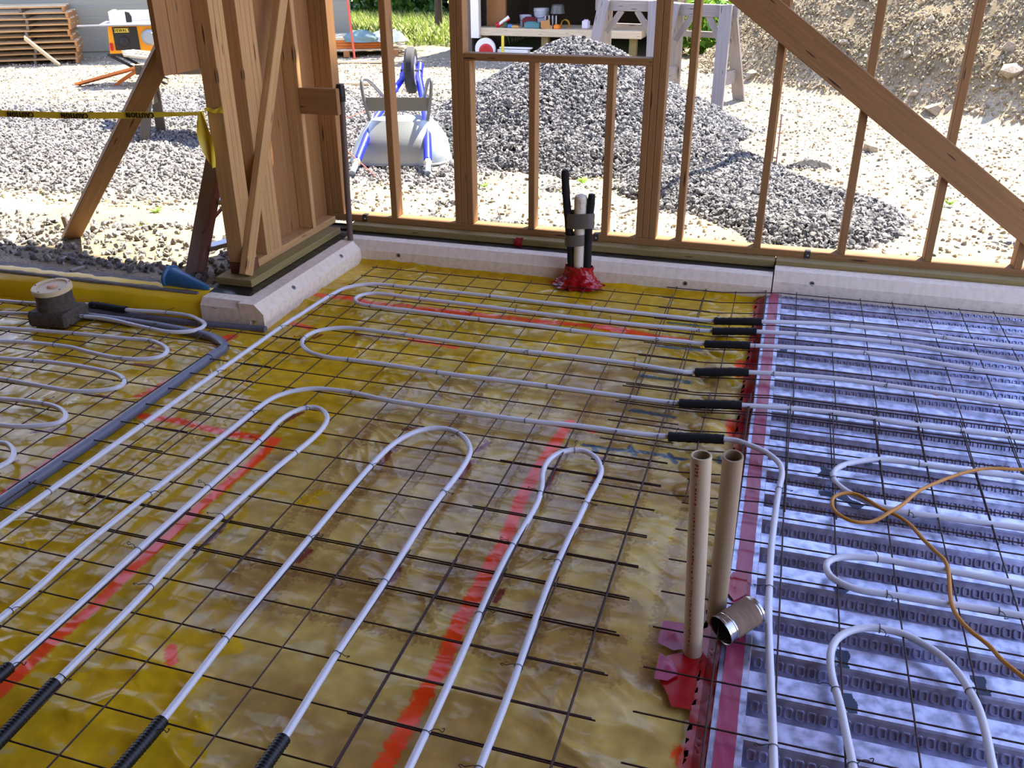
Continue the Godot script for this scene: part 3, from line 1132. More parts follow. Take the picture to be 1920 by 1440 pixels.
func sheet(label: String, x0: float, nx: int, z0: float, nz: int, y: float, overl: float, overr: float, overn: float, overf: float, skew := 0.0, step_z := 0.1508, y2 := -1.0) -> void:
	if y2 < 0.0: y2 = y
	var s := 0.1524
	var t := thing("wire_mesh_sheet", label, "wire mesh", Vector3(x0 + nx * s / 2.0, y, z0 + nz * step_z / 2.0), "welded wire mesh sheets")
	var h := func(x: float) -> float: return lerpf(y, y2, smoothstep(-0.22, 0.06, x))
	# wires running away from the viewer, tops of the weld
	for k in nx + 1:
		var x := x0 + k * s
		var j := rng.randf_range(-0.003, 0.003)
		var yy: float = h.call(x) + 0.004
		wire(t, Vector3(x + j, yy + rng.randf_range(-0.002, 0.002), z0 - overf), Vector3(x + j + skew * nz * step_z, yy + rng.randf_range(-0.002, 0.002), z0 + nz * step_z + overn))
	# wires running side to side
	for k in nz + 1:
		var z := z0 + k * step_z + rng.randf_range(-0.003, 0.003)
		var xa := x0 - overl
		var xb := x0 + nx * s + overr
		var cuts := [xa]
		if y2 != y and xa < -0.22 and xb > 0.06: cuts.append_array([-0.22, 0.06])
		cuts.append(xb)
		for c in cuts.size() - 1:
			wire(t, Vector3(cuts[c], h.call(cuts[c]), z - skew * (cuts[c] - x0)), Vector3(cuts[c + 1], h.call(cuts[c + 1]), z - skew * (cuts[c + 1] - x0)))


func wire_mesh() -> void:
	var st := mb()
	tube(st, [Vector3.ZERO, Vector3(1, 0, 0)], 0.0024, 6)
	wire_mesh_unit = st.commit()
	sheet("rusty mesh sheet in front of the red taped vent pipe", -2.143, 12, -4.395, 17, 0.021, 0.02, 0.055, 0.03, 0.02, -0.006)
	sheet("rusty mesh sheet under the pipe ends with black ribbed sleeves", -3.215, 19, -1.985, 10, 0.026, 0.04, 0.05, 0.04, 0.012, -0.004)
	sheet("rusty mesh sheet round the grey floor box", -4.79, 18, -3.340, 9, 0.022, 0.03, 0.03, 0.06, 0.02, 0.002)
	sheet("narrow rusty mesh sheet lapped beside the two pale risers", -0.776, 3, -2.722, 14, 0.030, 0.05, 0.06, 0.03, 0.02, -0.006, 0.1508)
	sheet("mesh sheet over the far end of the steel deck", -0.462, 20, -4.520, 9, 0.024, 0.05, 0.05, 0.03, 0.02, 0.006, 0.1515, 0.050)
	sheet("mesh sheet over the near end of the steel deck", -0.018, 18, -3.215, 18, 0.046, 0.16, 0.05, 0.04, 0.02, 0.004, 0.1515, 0.056)
	sheet("short mesh sheet lapped on the deck under the five joined pipes", -0.470, 16, -3.27, 5, 0.034, 0.05, 0.03, 0.04, 0.02, -0.004, 0.1515, 0.062)


# ---------------------------------------------------------------- heating pipe
var tie_mesh: ArrayMesh


func make_tie() -> void:
	var st := mb()
	var ring := []
	for k in 15: ring.append(Vector3(0, 0.0112 * sin(TAU * k / 14.0), 0.0112 * cos(TAU * k / 14.0)))
	tube(st, ring, 0.0009, 5)
	var tail := [Vector3(0, 0.008, 0.009), Vector3(0.006, 0.012, 0.018), Vector3(0.010, 0.010, 0.030), Vector3(0.006, 0.009, 0.039), Vector3(0.013, 0.014, 0.043), Vector3(0.015, 0.010, 0.036)]
	tube(st, smooth_path(tail, 4), 0.0011, 5)
	tie_mesh = st.commit()


func tie_at(t: Node3D, p: Array, k: int, side: float) -> void:
	var d: Vector3 = (p[min(k + 1, p.size() - 1)] - p[max(k - 1, 0)]).normalized()
	var y := Vector3.UP
	var z := d.cross(y).normalized() * side
	y = z.cross(d) * signf(side) if side < 0.0 else z.cross(d)
	if y.y < 0.0: y = -y
	mpart(t, "wire_tie", tie_mesh, M.tie, Transform3D(Basis(d, y, z), p[k]))


func heating_pipe(label: String, pts: Array, sleeves: Array, ties_each: float, smooth_n := 5, group := "white heating pipes tied to the mesh") -> Node3D:
	var p := even(smooth_path(pts, smooth_n), 0.02)
	var mid: Vector3 = p[p.size() / 2]
	var t := thing("heating_pipe", label, "pipe", Vector3(mid.x, 0.02, mid.z), group)
	var st := mb()
	tube(st, p, 0.0098, 12)
	part(t, "pipe", st, M.pipe)
	for s in sleeves: sleeve(t, p, s[0], s[1], s[2])
	var step := int(ties_each / 0.02)
	var k := step / 2
	var side := 1.0
	while k < p.size() - 2:
		tie_at(t, p, k, side)
		side = -side if rng.randf() < 0.4 else side
		k += int(step * rng.randf_range(0.75, 1.25))
	return t


# black sleeve between the two points of the path nearest to a and b; ribbed or smooth
func sleeve(t: Node3D, p: Array, a: Vector3, b: Vector3, ribbed: bool) -> void:
	var ia := 0
	var ib := 0
	for i in p.size():
		if p[i].distance_to(a) < p[ia].distance_to(a): ia = i
		if p[i].distance_to(b) < p[ib].distance_to(b): ib = i
	if ia > ib:
		var q := ia
		ia = ib
		ib = q
	if ib - ia < 2: return
	var run := even(p.slice(ia, ib + 1), 0.0022 if ribbed else 0.01)
	var r := []
	for i in run.size():
		if ribbed: r.append(0.0178 if (i / 2) % 2 == 0 else 0.0150)
		else: r.append(0.0182 + 0.0009 * sin(i * 1.9))
	var st := mb()
	tube(st, run, r, 12)
	part(t, "ribbed_sleeve" if ribbed else "foam_sleeve", st, M.black if ribbed else M.black_matte)


func heating_pipes() -> void:
	make_tie()
	heating_pipe("long white pipe from the grey conduit along the foam boards to the steel deck",
		[Vector3(-2.21,0.032,-1.167), Vector3(-2.207,0.032,-1.434), Vector3(-2.204,0.032,-1.74), Vector3(-2.201,0.032,-2.403), Vector3(-2.192,0.032,-3.401), Vector3(-2.182,0.032,-3.587), Vector3(-2.172,0.032,-3.787), Vector3(-2.149,0.032,-3.982), Vector3(-2.089,0.032,-4.068), Vector3(-2.003,0.032,-4.11), Vector3(-1.849,0.032,-4.112), Vector3(-1.534,0.032,-4.112), Vector3(-1.255,0.032,-4.104), Vector3(-0.916,0.032,-4.093), Vector3(-0.646,0.032,-4.09), Vector3(-0.384,0.032,-4.086), Vector3(-0.229,0.034,-4.084), Vector3(-0.007,0.061,-4.072), Vector3(0.307,0.064,-4.123), Vector3(0.618,0.064,-4.121), Vector3(0.87,0.064,-4.093), Vector3(1.111,0.064,-4.078), Vector3(1.393,0.064,-4.044)],
		[[Vector3(-0.226,0.05,-4.044), Vector3(-0.017,0.06,-4.073), false]], 0.55)
	heating_pipe("white pipe looped back on the orange line near the red taped vent pipe",
		[Vector3(1.344,0.064,-3.843), Vector3(1.075,0.064,-3.882), Vector3(0.847,0.064,-3.923), Vector3(0.606,0.064,-3.972), Vector3(0.304,0.064,-3.971), Vector3(-0.011,0.061,-3.944), Vector3(-0.236,0.034,-3.952), Vector3(-0.367,0.032,-3.951), Vector3(-0.619,0.032,-3.939), Vector3(-0.921,0.032,-3.943), Vector3(-1.21,0.032,-3.954), Vector3(-1.481,0.032,-3.966), Vector3(-1.707,0.032,-3.971), Vector3(-1.92,0.032,-3.982), Vector3(-1.987,0.032,-3.962), Vector3(-2.018,0.032,-3.92), Vector3(-2.015,0.032,-3.865), Vector3(-1.963,0.032,-3.817), Vector3(-1.848,0.032,-3.804), Vector3(-1.695,0.032,-3.804), Vector3(-1.537,0.032,-3.798), Vector3(-1.383,0.032,-3.793), Vector3(-1.161,0.032,-3.794), Vector3(-0.922,0.032,-3.788), Vector3(-0.771,0.032,-3.779), Vector3(-0.591,0.032,-3.785), Vector3(-0.348,0.032,-3.799), Vector3(-0.254,0.033,-3.794), Vector3(-0.028,0.059,-3.778), Vector3(0.301,0.064,-3.816), Vector3(0.593,0.064,-3.82), Vector3(0.827,0.064,-3.776), Vector3(1.051,0.064,-3.757), Vector3(1.317,0.064,-3.733)],
		[[Vector3(-0.233,0.05,-3.912), Vector3(-0.015,0.06,-3.945), false], [Vector3(-0.251,0.05,-3.753), Vector3(-0.032,0.06,-3.781), false]], 0.5)
	heating_pipe("white pipe looped back beside the short red dash",
		[Vector3(1.243,0.064,-3.431), Vector3(0.998,0.064,-3.466), Vector3(0.789,0.064,-3.489), Vector3(0.568,0.064,-3.506), Vector3(0.296,0.064,-3.518), Vector3(-0.029,0.059,-3.491), Vector3(-0.248,0.033,-3.484), Vector3(-0.307,0.032,-3.474), Vector3(-0.539,0.032,-3.495), Vector3(-0.817,0.032,-3.495), Vector3(-1.078,0.032,-3.49), Vector3(-1.423,0.032,-3.502), Vector3(-1.695,0.032,-3.514), Vector3(-1.879,0.032,-3.514), Vector3(-1.981,0.032,-3.463), Vector3(-2.019,0.032,-3.392), Vector3(-2.012,0.032,-3.309), Vector3(-1.967,0.032,-3.247), Vector3(-1.897,0.032,-3.201), Vector3(-1.8,0.032,-3.181), Vector3(-1.7,0.032,-3.187), Vector3(-1.548,0.032,-3.186), Vector3(-1.231,0.032,-3.174), Vector3(-0.905,0.032,-3.18), Vector3(-0.519,0.032,-3.177), Vector3(-0.28,0.032,-3.18), Vector3(-0.043,0.058,-3.18), Vector3(0.291,0.064,-3.207), Vector3(0.542,0.064,-3.189), Vector3(0.749,0.064,-3.192), Vector3(0.948,0.064,-3.193), Vector3(1.183,0.064,-3.184)],
		[[Vector3(-0.245,0.05,-3.447), Vector3(-0.033,0.06,-3.488), false], [Vector3(-0.277,0.05,-3.145), Vector3(-0.045,0.06,-3.179), false]], 0.5)
	heating_pipe("white pipe that bends at the deck and runs down beside the tin can",
		[Vector3(-1.871,0.032,-1.13), Vector3(-1.87,0.032,-1.395), Vector3(-1.869,0.032,-1.535), Vector3(-1.882,0.032,-1.738), Vector3(-1.872,0.032,-2.085), Vector3(-1.858,0.032,-2.513), Vector3(-1.85,0.032,-2.73), Vector3(-1.819,0.032,-2.813), Vector3(-1.769,0.032,-2.863), Vector3(-1.701,0.032,-2.893), Vector3(-1.56,0.032,-2.899), Vector3(-1.378,0.032,-2.875), Vector3(-1.075,0.032,-2.87), Vector3(-0.816,0.032,-2.87), Vector3(-0.632,0.032,-2.885), Vector3(-0.43,0.032,-2.889), Vector3(-0.293,0.032,-2.9), Vector3(-0.07,0.054,-2.901), Vector3(-0.017,0.061,-2.882), Vector3(0.055,0.064,-2.838), Vector3(0.102,0.064,-2.788), Vector3(0.121,0.064,-2.739), Vector3(0.124,0.064,-2.677), Vector3(0.117,0.064,-2.59), Vector3(0.11,0.064,-2.416), Vector3(0.106,0.064,-2.233), Vector3(0.109,0.064,-2.037), Vector3(0.113,0.064,-1.916), Vector3(0.126,0.064,-1.716), Vector3(0.137,0.064,-1.551), Vector3(0.144,0.064,-1.434), Vector3(0.153,0.064,-1.304)],
		[[Vector3(-0.29,0.05,-2.868), Vector3(-0.074,0.06,-2.894), false]], 0.6)
	heating_pipe("white hairpin pipe over the corner of the orange marks",
		[Vector3(-1.714,0.032,-1.06), Vector3(-1.707,0.032,-1.245), Vector3(-1.706,0.032,-1.529), Vector3(-1.71,0.032,-1.795), Vector3(-1.709,0.032,-2.089), Vector3(-1.709,0.032,-2.444), Vector3(-1.719,0.032,-2.585), Vector3(-1.707,0.032,-2.674), Vector3(-1.669,0.032,-2.731), Vector3(-1.616,0.032,-2.733), Vector3(-1.564,0.032,-2.689), Vector3(-1.538,0.032,-2.621), Vector3(-1.533,0.032,-2.504), Vector3(-1.558,0.032,-2.238), Vector3(-1.575,0.032,-1.835), Vector3(-1.562,0.032,-1.539), Vector3(-1.557,0.032,-1.252), Vector3(-1.55,0.032,-1.065), Vector3(-1.544,0.032,-0.927)],
		[[Vector3(-1.708,0.032,-1.25), Vector3(-1.714,0.032,-1.06), true], [Vector3(-1.558,0.032,-1.241), Vector3(-1.544,0.032,-0.927), true]], 0.42)
	heating_pipe("wide white hairpin pipe between the two orange lines",
		[Vector3(-1.23,0.032,-0.98), Vector3(-1.232,0.032,-1.079), Vector3(-1.23,0.032,-1.233), Vector3(-1.242,0.032,-1.518), Vector3(-1.245,0.032,-1.83), Vector3(-1.248,0.032,-2.18), Vector3(-1.245,0.032,-2.421), Vector3(-1.234,0.032,-2.548), Vector3(-1.214,0.032,-2.619), Vector3(-1.184,0.032,-2.674), Vector3(-1.144,0.032,-2.708), Vector3(-1.094,0.032,-2.722), Vector3(-1.038,0.032,-2.709), Vector3(-0.992,0.032,-2.673), Vector3(-0.955,0.032,-2.615), Vector3(-0.939,0.032,-2.554), Vector3(-0.936,0.032,-2.433), Vector3(-0.946,0.032,-2.206), Vector3(-0.939,0.032,-1.83), Vector3(-0.938,0.032,-1.521), Vector3(-0.932,0.032,-1.327), Vector3(-0.93,0.032,-1.257), Vector3(-0.932,0.032,-1.161), Vector3(-0.927,0.032,-1.078)],
		[[Vector3(-1.231,0.032,-1.219), Vector3(-1.23,0.032,-0.98), true], [Vector3(-0.93,0.032,-1.257), Vector3(-0.927,0.032,-1.078), true]], 0.4)
	heating_pipe("narrow white hairpin pipe beside the long orange line",
		[Vector3(-0.627,0.032,-1.161), Vector3(-0.624,0.032,-1.261), Vector3(-0.628,0.032,-1.543), Vector3(-0.642,0.032,-1.983), Vector3(-0.63,0.032,-2.284), Vector3(-0.631,0.032,-2.37), Vector3(-0.64,0.032,-2.444), Vector3(-0.659,0.032,-2.522), Vector3(-0.663,0.032,-2.594), Vector3(-0.649,0.032,-2.651), Vector3(-0.62,0.032,-2.691), Vector3(-0.576,0.032,-2.712), Vector3(-0.534,0.032,-2.701), Vector3(-0.498,0.032,-2.666), Vector3(-0.474,0.032,-2.613), Vector3(-0.467,0.032,-2.554), Vector3(-0.475,0.032,-2.432), Vector3(-0.479,0.032,-2.329), Vector3(-0.49,0.032,-1.988), Vector3(-0.477,0.032,-1.545), Vector3(-0.475,0.032,-1.31), Vector3(-0.47,0.032,-1.208)],
		[], 0.4)
	heating_pipe("white pipe snaking in loops beside the grey floor box",
		[Vector3(-3.858,0.032,-3.341), Vector3(-3.754,0.032,-3.339), Vector3(-3.51,0.032,-3.363), Vector3(-3.283,0.032,-3.422), Vector3(-3.047,0.032,-3.415), Vector3(-2.868,0.032,-3.437), Vector3(-2.715,0.032,-3.438), Vector3(-2.617,0.032,-3.401), Vector3(-2.56,0.032,-3.362), Vector3(-2.55,0.032,-3.303), Vector3(-2.588,0.032,-3.257), Vector3(-2.68,0.032,-3.231), Vector3(-2.843,0.032,-3.251), Vector3(-3.06,0.032,-3.286), Vector3(-3.283,0.032,-3.271), Vector3(-3.621,0.032,-3.201), Vector3(-3.785,0.032,-3.168), Vector3(-3.985,0.032,-3.072), Vector3(-3.999,0.032,-3.01), Vector3(-3.883,0.032,-2.98), Vector3(-3.644,0.032,-3.029), Vector3(-3.47,0.032,-3.046), Vector3(-3.123,0.032,-3.087), Vector3(-2.839,0.032,-3.104), Vector3(-2.704,0.032,-3.118), Vector3(-2.61,0.032,-3.095), Vector3(-2.541,0.032,-3.047), Vector3(-2.53,0.032,-2.978), Vector3(-2.597,0.032,-2.929), Vector3(-2.725,0.032,-2.915), Vector3(-2.856,0.032,-2.93), Vector3(-3.006,0.032,-2.953), Vector3(-3.218,0.032,-2.941), Vector3(-3.345,0.032,-2.917), Vector3(-3.487,0.032,-2.875), Vector3(-3.715,0.032,-2.77), Vector3(-3.726,0.032,-2.71), Vector3(-3.622,0.032,-2.686), Vector3(-3.361,0.032,-2.751), Vector3(-3.197,0.032,-2.764), Vector3(-2.938,0.032,-2.794), Vector3(-2.703,0.032,-2.789), Vector3(-2.587,0.032,-2.769), Vector3(-2.517,0.032,-2.725), Vector3(-2.505,0.032,-2.666), Vector3(-2.563,0.032,-2.618), Vector3(-2.667,0.032,-2.587), Vector3(-2.846,0.032,-2.591), Vector3(-3.036,0.032,-2.598), Vector3(-3.191,0.032,-2.585), Vector3(-3.455,0.032,-2.485), Vector3(-3.456,0.032,-2.411), Vector3(-3.336,0.032,-2.38), Vector3(-3.036,0.032,-2.433), Vector3(-2.89,0.032,-2.447), Vector3(-2.773,0.032,-2.462), Vector3(-2.64,0.032,-2.458), Vector3(-2.55,0.032,-2.42), Vector3(-2.515,0.032,-2.363), Vector3(-2.555,0.032,-2.316), Vector3(-2.646,0.032,-2.28), Vector3(-2.719,0.032,-2.271), Vector3(-2.899,0.032,-2.249), Vector3(-3.152,0.032,-2.148), Vector3(-3.15,0.032,-2.08), Vector3(-3.042,0.032,-2.053), Vector3(-2.734,0.032,-2.136), Vector3(-2.615,0.032,-2.163), Vector3(-2.568,0.032,-2.157), Vector3(-2.513,0.032,-2.122), Vector3(-2.481,0.032,-2.074), Vector3(-2.484,0.032,-2.028), Vector3(-2.507,0.032,-1.914), Vector3(-2.562,0.032,-1.716)],
		[[Vector3(-3.275,0.032,-3.424), Vector3(-3.05,0.032,-3.414), false]], 0.5, 5)
	heating_pipe("white pipe loop on the deck beside the crossed yellow cord",
		[Vector3(1.108,0.064,-2.878), Vector3(0.894,0.064,-2.902), Vector3(0.764,0.064,-2.898), Vector3(0.598,0.064,-2.895), Vector3(0.514,0.064,-2.899), Vector3(0.427,0.064,-2.885), Vector3(0.347,0.064,-2.839), Vector3(0.302,0.064,-2.789), Vector3(0.288,0.064,-2.736), Vector3(0.3,0.064,-2.685), Vector3(0.34,0.064,-2.637), Vector3(0.395,0.064,-2.602), Vector3(0.449,0.064,-2.581), Vector3(0.527,0.064,-2.576), Vector3(0.603,0.064,-2.578), Vector3(0.717,0.064,-2.582), Vector3(0.836,0.064,-2.585), Vector3(1.034,0.064,-2.574)],
		[], 0.35)
	heating_pipe("white pipe loop on the deck below the yellow cord",
		[Vector3(0.961,0.064,-2.277), Vector3(0.782,0.064,-2.291), Vector3(0.641,0.064,-2.298), Vector3(0.537,0.064,-2.299), Vector3(0.43,0.064,-2.301), Vector3(0.357,0.064,-2.295), Vector3(0.303,0.064,-2.279), Vector3(0.27,0.064,-2.253), Vector3(0.259,0.064,-2.222), Vector3(0.27,0.064,-2.18), Vector3(0.302,0.064,-2.153), Vector3(0.35,0.064,-2.139), Vector3(0.433,0.064,-2.143), Vector3(0.554,0.064,-2.144), Vector3(0.653,0.064,-2.152), Vector3(0.756,0.064,-2.151), Vector3(0.93,0.064,-2.15)],
		[], 0.35)
	heating_pipe("white arched pipe at the near end of the steel deck",
		[Vector3(0.319,0.064,-1.379), Vector3(0.306,0.064,-1.511), Vector3(0.295,0.064,-1.598), Vector3(0.283,0.064,-1.693), Vector3(0.269,0.064,-1.768), Vector3(0.264,0.064,-1.831), Vector3(0.269,0.064,-1.881), Vector3(0.285,0.064,-1.924), Vector3(0.316,0.064,-1.961), Vector3(0.359,0.064,-1.986), Vector3(0.402,0.064,-1.992), Vector3(0.441,0.064,-1.989), Vector3(0.486,0.064,-1.966), Vector3(0.529,0.064,-1.93), Vector3(0.56,0.064,-1.882), Vector3(0.577,0.064,-1.832), Vector3(0.591,0.064,-1.768), Vector3(0.595,0.064,-1.688), Vector3(0.594,0.064,-1.597), Vector3(0.595,0.064,-1.461)],
		[], 0.3)
	# dark spray marks under the deck loops
	deck_paint([Vector3(0.282,0.028,-2.664), Vector3(0.278,0.028,-2.747), Vector3(0.284,0.028,-2.838), Vector3(0.319,0.028,-2.892), Vector3(0.364,0.028,-2.921), Vector3(0.436,0.028,-2.938)], 0.045, Vector3(-0.012, 0, 0.006), M.navy_paint)
	deck_paint([Vector3(0.306,0.028,-2.704), Vector3(0.354,0.028,-2.659), Vector3(0.434,0.028,-2.619), Vector3(0.544,0.028,-2.615), Vector3(0.669,0.028,-2.615)], 0.040, Vector3(0, 0, 0.02), M.navy_paint)
	deck_paint([Vector3(0.304,0.028,-2.284), Vector3(0.37,0.028,-2.288), Vector3(0.485,0.028,-2.287), Vector3(0.598,0.028,-2.285), Vector3(0.708,0.028,-2.284)], 0.045, Vector3(0, 0, 0.0), M.navy_paint)
	deck_paint([Vector3(0.294,0.028,-2.197), Vector3(0.336,0.028,-2.169), Vector3(0.448,0.028,-2.164), Vector3(0.583,0.028,-2.163), Vector3(0.676,0.028,-2.164)], 0.045, Vector3(0, 0, 0.01), M.navy_paint)
	deck_paint([Vector3(0.293,0.028,-1.923), Vector3(0.294,0.028,-1.841), Vector3(0.299,0.028,-1.769), Vector3(0.31,0.028,-1.709)], 0.035, Vector3(0.008, 0, 0), M.navy_paint)
	deck_paint([Vector3(0.33,0.028,-2.009), Vector3(0.397,0.028,-2.012), Vector3(0.488,0.028,-2.014), Vector3(0.577,0.028,-2.012)], 0.035, Vector3(0, 0, 0.0), M.navy_paint)
	deck_paint([Vector3(0.606,0.028,-1.931), Vector3(0.613,0.028,-1.863), Vector3(0.619,0.028,-1.795)], 0.035, Vector3(0.01, 0, 0), M.navy_paint)
	for q in [[Vector3(0.097,0.028,-4.125), Vector3(0.278,0.028,-4.111)], [Vector3(0.082,0.028,-3.974), Vector3(0.288,0.028,-3.958)], [Vector3(0.087,0.028,-3.837), Vector3(0.309,0.028,-3.83)], [Vector3(0.07,0.028,-3.524), Vector3(0.303,0.028,-3.509)], [Vector3(0.061,0.028,-3.223), Vector3(0.298,0.028,-3.212)]]:
		deck_paint(q, 0.03, Vector3(0, 0, 0), M.navy_paint)
	deck_paint([Vector3(0.585,0.028,-3.592), Vector3(0.713,0.028,-3.559)], 0.03, Vector3.ZERO, M.orange_paint)
	# extension cord
	var st := mb()
	var pts := [Vector3(1.125,0.064,-3.012), Vector3(0.901,0.064,-2.939), Vector3(0.786,0.064,-2.912), Vector3(0.719,0.064,-2.871), Vector3(0.649,0.064,-2.809), Vector3(0.582,0.064,-2.738), Vector3(0.535,0.064,-2.666), Vector3(0.488,0.064,-2.583), Vector3(0.445,0.064,-2.525), Vector3(0.404,0.064,-2.483), Vector3(0.365,0.064,-2.46), Vector3(0.326,0.064,-2.463), Vector3(0.291,0.064,-2.494), Vector3(0.279,0.064,-2.536), Vector3(0.286,0.064,-2.582), Vector3(0.315,0.064,-2.613), Vector3(0.351,0.064,-2.621), Vector3(0.39,0.064,-2.594), Vector3(0.427,0.064,-2.556), Vector3(0.469,0.064,-2.529), Vector3(0.504,0.064,-2.489), Vector3(0.531,0.064,-2.427), Vector3(0.561,0.064,-2.369), Vector3(0.582,0.064,-2.328), Vector3(0.585,0.064,-2.274), Vector3(0.576,0.064,-2.153), Vector3(0.582,0.064,-2.089), Vector3(0.605,0.064,-2.038), Vector3(0.644,0.064,-1.989), Vector3(0.667,0.064,-1.942), Vector3(0.708,0.064,-1.89), Vector3(0.79,0.064,-1.794)]
	for i in pts.size():
		pts[i].y += 0.012 + (0.010 if i > 5 and i < 9 else 0.0)
	tube(st, even(smooth_path(pts, 8), 0.012), 0.0058, 10)
	solo("extension_cord", st, M.cord, "yellow-brown extension cord crossing itself on the steel deck", "cord")


# ---------------------------------------------------------------- red sheathing tape
func tape_strip(st: SurfaceTool, x0: float, x1: float, z0: float, z1: float, y0: float, y1: float, seed_: int, ragged := 0.0) -> void:
	var n := noise(6.0, seed_, 3)
	var nz := int(absf(z1 - z0) / 0.02)
	grid(st, 5, max(nz, 3), func(i, j):
		var t: float = i / 5.0
		var z: float = lerpf(z0, z1, float(j) / max(nz, 3))
		var x: float = lerpf(x0, x1, t)
		if i == 0 or i == 5: x += n.get_noise_2d(z * 3.0, i * 9.0) * ragged
		return Vector3(x, lerpf(y0, y1, t) + 0.0035 * maxf(0.0, n.get_noise_2d(x * 9.0, z * 3.0)), z))


func tape_patch(called: String, label: String, poly: Array, lift: float, m: Material, seed_: int) -> void:
	# fan from the middle, crinkled
	var n := noise(14.0, seed_, 3)
	var c := Vector3.ZERO
	for p in poly: c += p
	c /= poly.size()
	var st := mb()
	st.set_smooth_group(0)
	var rings := 5
	var ring := func(k: int, i: int) -> Vector3:
		var q: Vector3 = c.lerp(poly[i % poly.size()], float(k) / rings)
		return q + Vector3(0, lift + 0.006 * maxf(0.0, n.get_noise_2d(q.x * 1.6, q.z * 1.6)), 0)
	for k in rings:
		for i in poly.size():
			for e in [[k, i], [k + 1, i], [k + 1, i + 1], [k, i], [k + 1, i + 1], [k, i + 1]]:
				st.set_uv(Vector2.ZERO)
				st.add_vertex(ring.call(e[0], e[1]))
	st.index()
	st.generate_normals()
	solo(called, st, m, label, "tape", "patches of red tape at the risers")


func tapes() -> void:
	var st := mb()
	tape_strip(st, -0.050, -0.002, -4.53, -0.4, 0.008, 0.0290, 71, 0.006)
	tape_strip(st, -0.002, 0.016, -4.53, -0.4, 0.0290, 0.0290, 71, 0.0)
	solo("tape_strip", st, M.red_tape, "dark red tape strip up the edge of the steel deck", "tape", "long red tape strips at the deck edge")
	st = mb()
	tape_strip(st, 0.014, 0.060, -4.57, -0.4, 0.0285, 0.0275, 72, 0.002)
	solo("tape_strip", st, M.red_tape_faded, "faded purplish tape strip along the top edge of the deck", "tape", "long red tape strips at the deck edge")
	tape_patch("tape_patch", "large dark red tape sheet round the feet of the two risers",
		[Vector3(-0.146,0.004,-1.769), Vector3(-0.128,0.004,-1.796), Vector3(-0.098,0.004,-1.817), Vector3(-0.043,0.004,-1.842), Vector3(-0.008,0.004,-1.941), Vector3(0.054,0.004,-1.895), Vector3(0.056,0.004,-1.863), Vector3(0.053,0.004,-1.757), Vector3(0.049,0.004,-1.672), Vector3(-0.007,0.004,-1.645), Vector3(-0.048,0.004,-1.629), Vector3(-0.096,0.004,-1.625), Vector3(-0.113,0.004,-1.667), Vector3(-0.136,0.004,-1.704), Vector3(-0.151,0.004,-1.73)], 0.006, M.red_tape, 73)
	tape_patch("tape_patch", "magenta tape piece on the far side of the risers",
		[Vector3(-0.158,0.004,-1.922), Vector3(-0.103,0.004,-1.925), Vector3(-0.088,0.004,-1.828), Vector3(-0.116,0.004,-1.812), Vector3(-0.161,0.004,-1.831)], 0.010, M.red_tape_faded, 74)
	tape_patch("tape_patch", "small magenta tape corner below the risers",
		[Vector3(-0.149,0.004,-1.79), Vector3(-0.114,0.004,-1.772), Vector3(-0.092,0.004,-1.729), Vector3(-0.117,0.004,-1.699), Vector3(-0.149,0.004,-1.697)], 0.013, M.red_tape_faded, 75)
	tape_patch("tape_patch", "dark red tape scrap wrapped over the deck edge",
		[Vector3(0.006,0.006,-2.163), Vector3(0.045,0.006,-2.169), Vector3(0.054,0.006,-2.074), Vector3(0.019,0.006,-2.036), Vector3(-0.008,0.006,-2.075), Vector3(-0.001,0.006,-2.131)], 0.026, M.red_tape, 76)


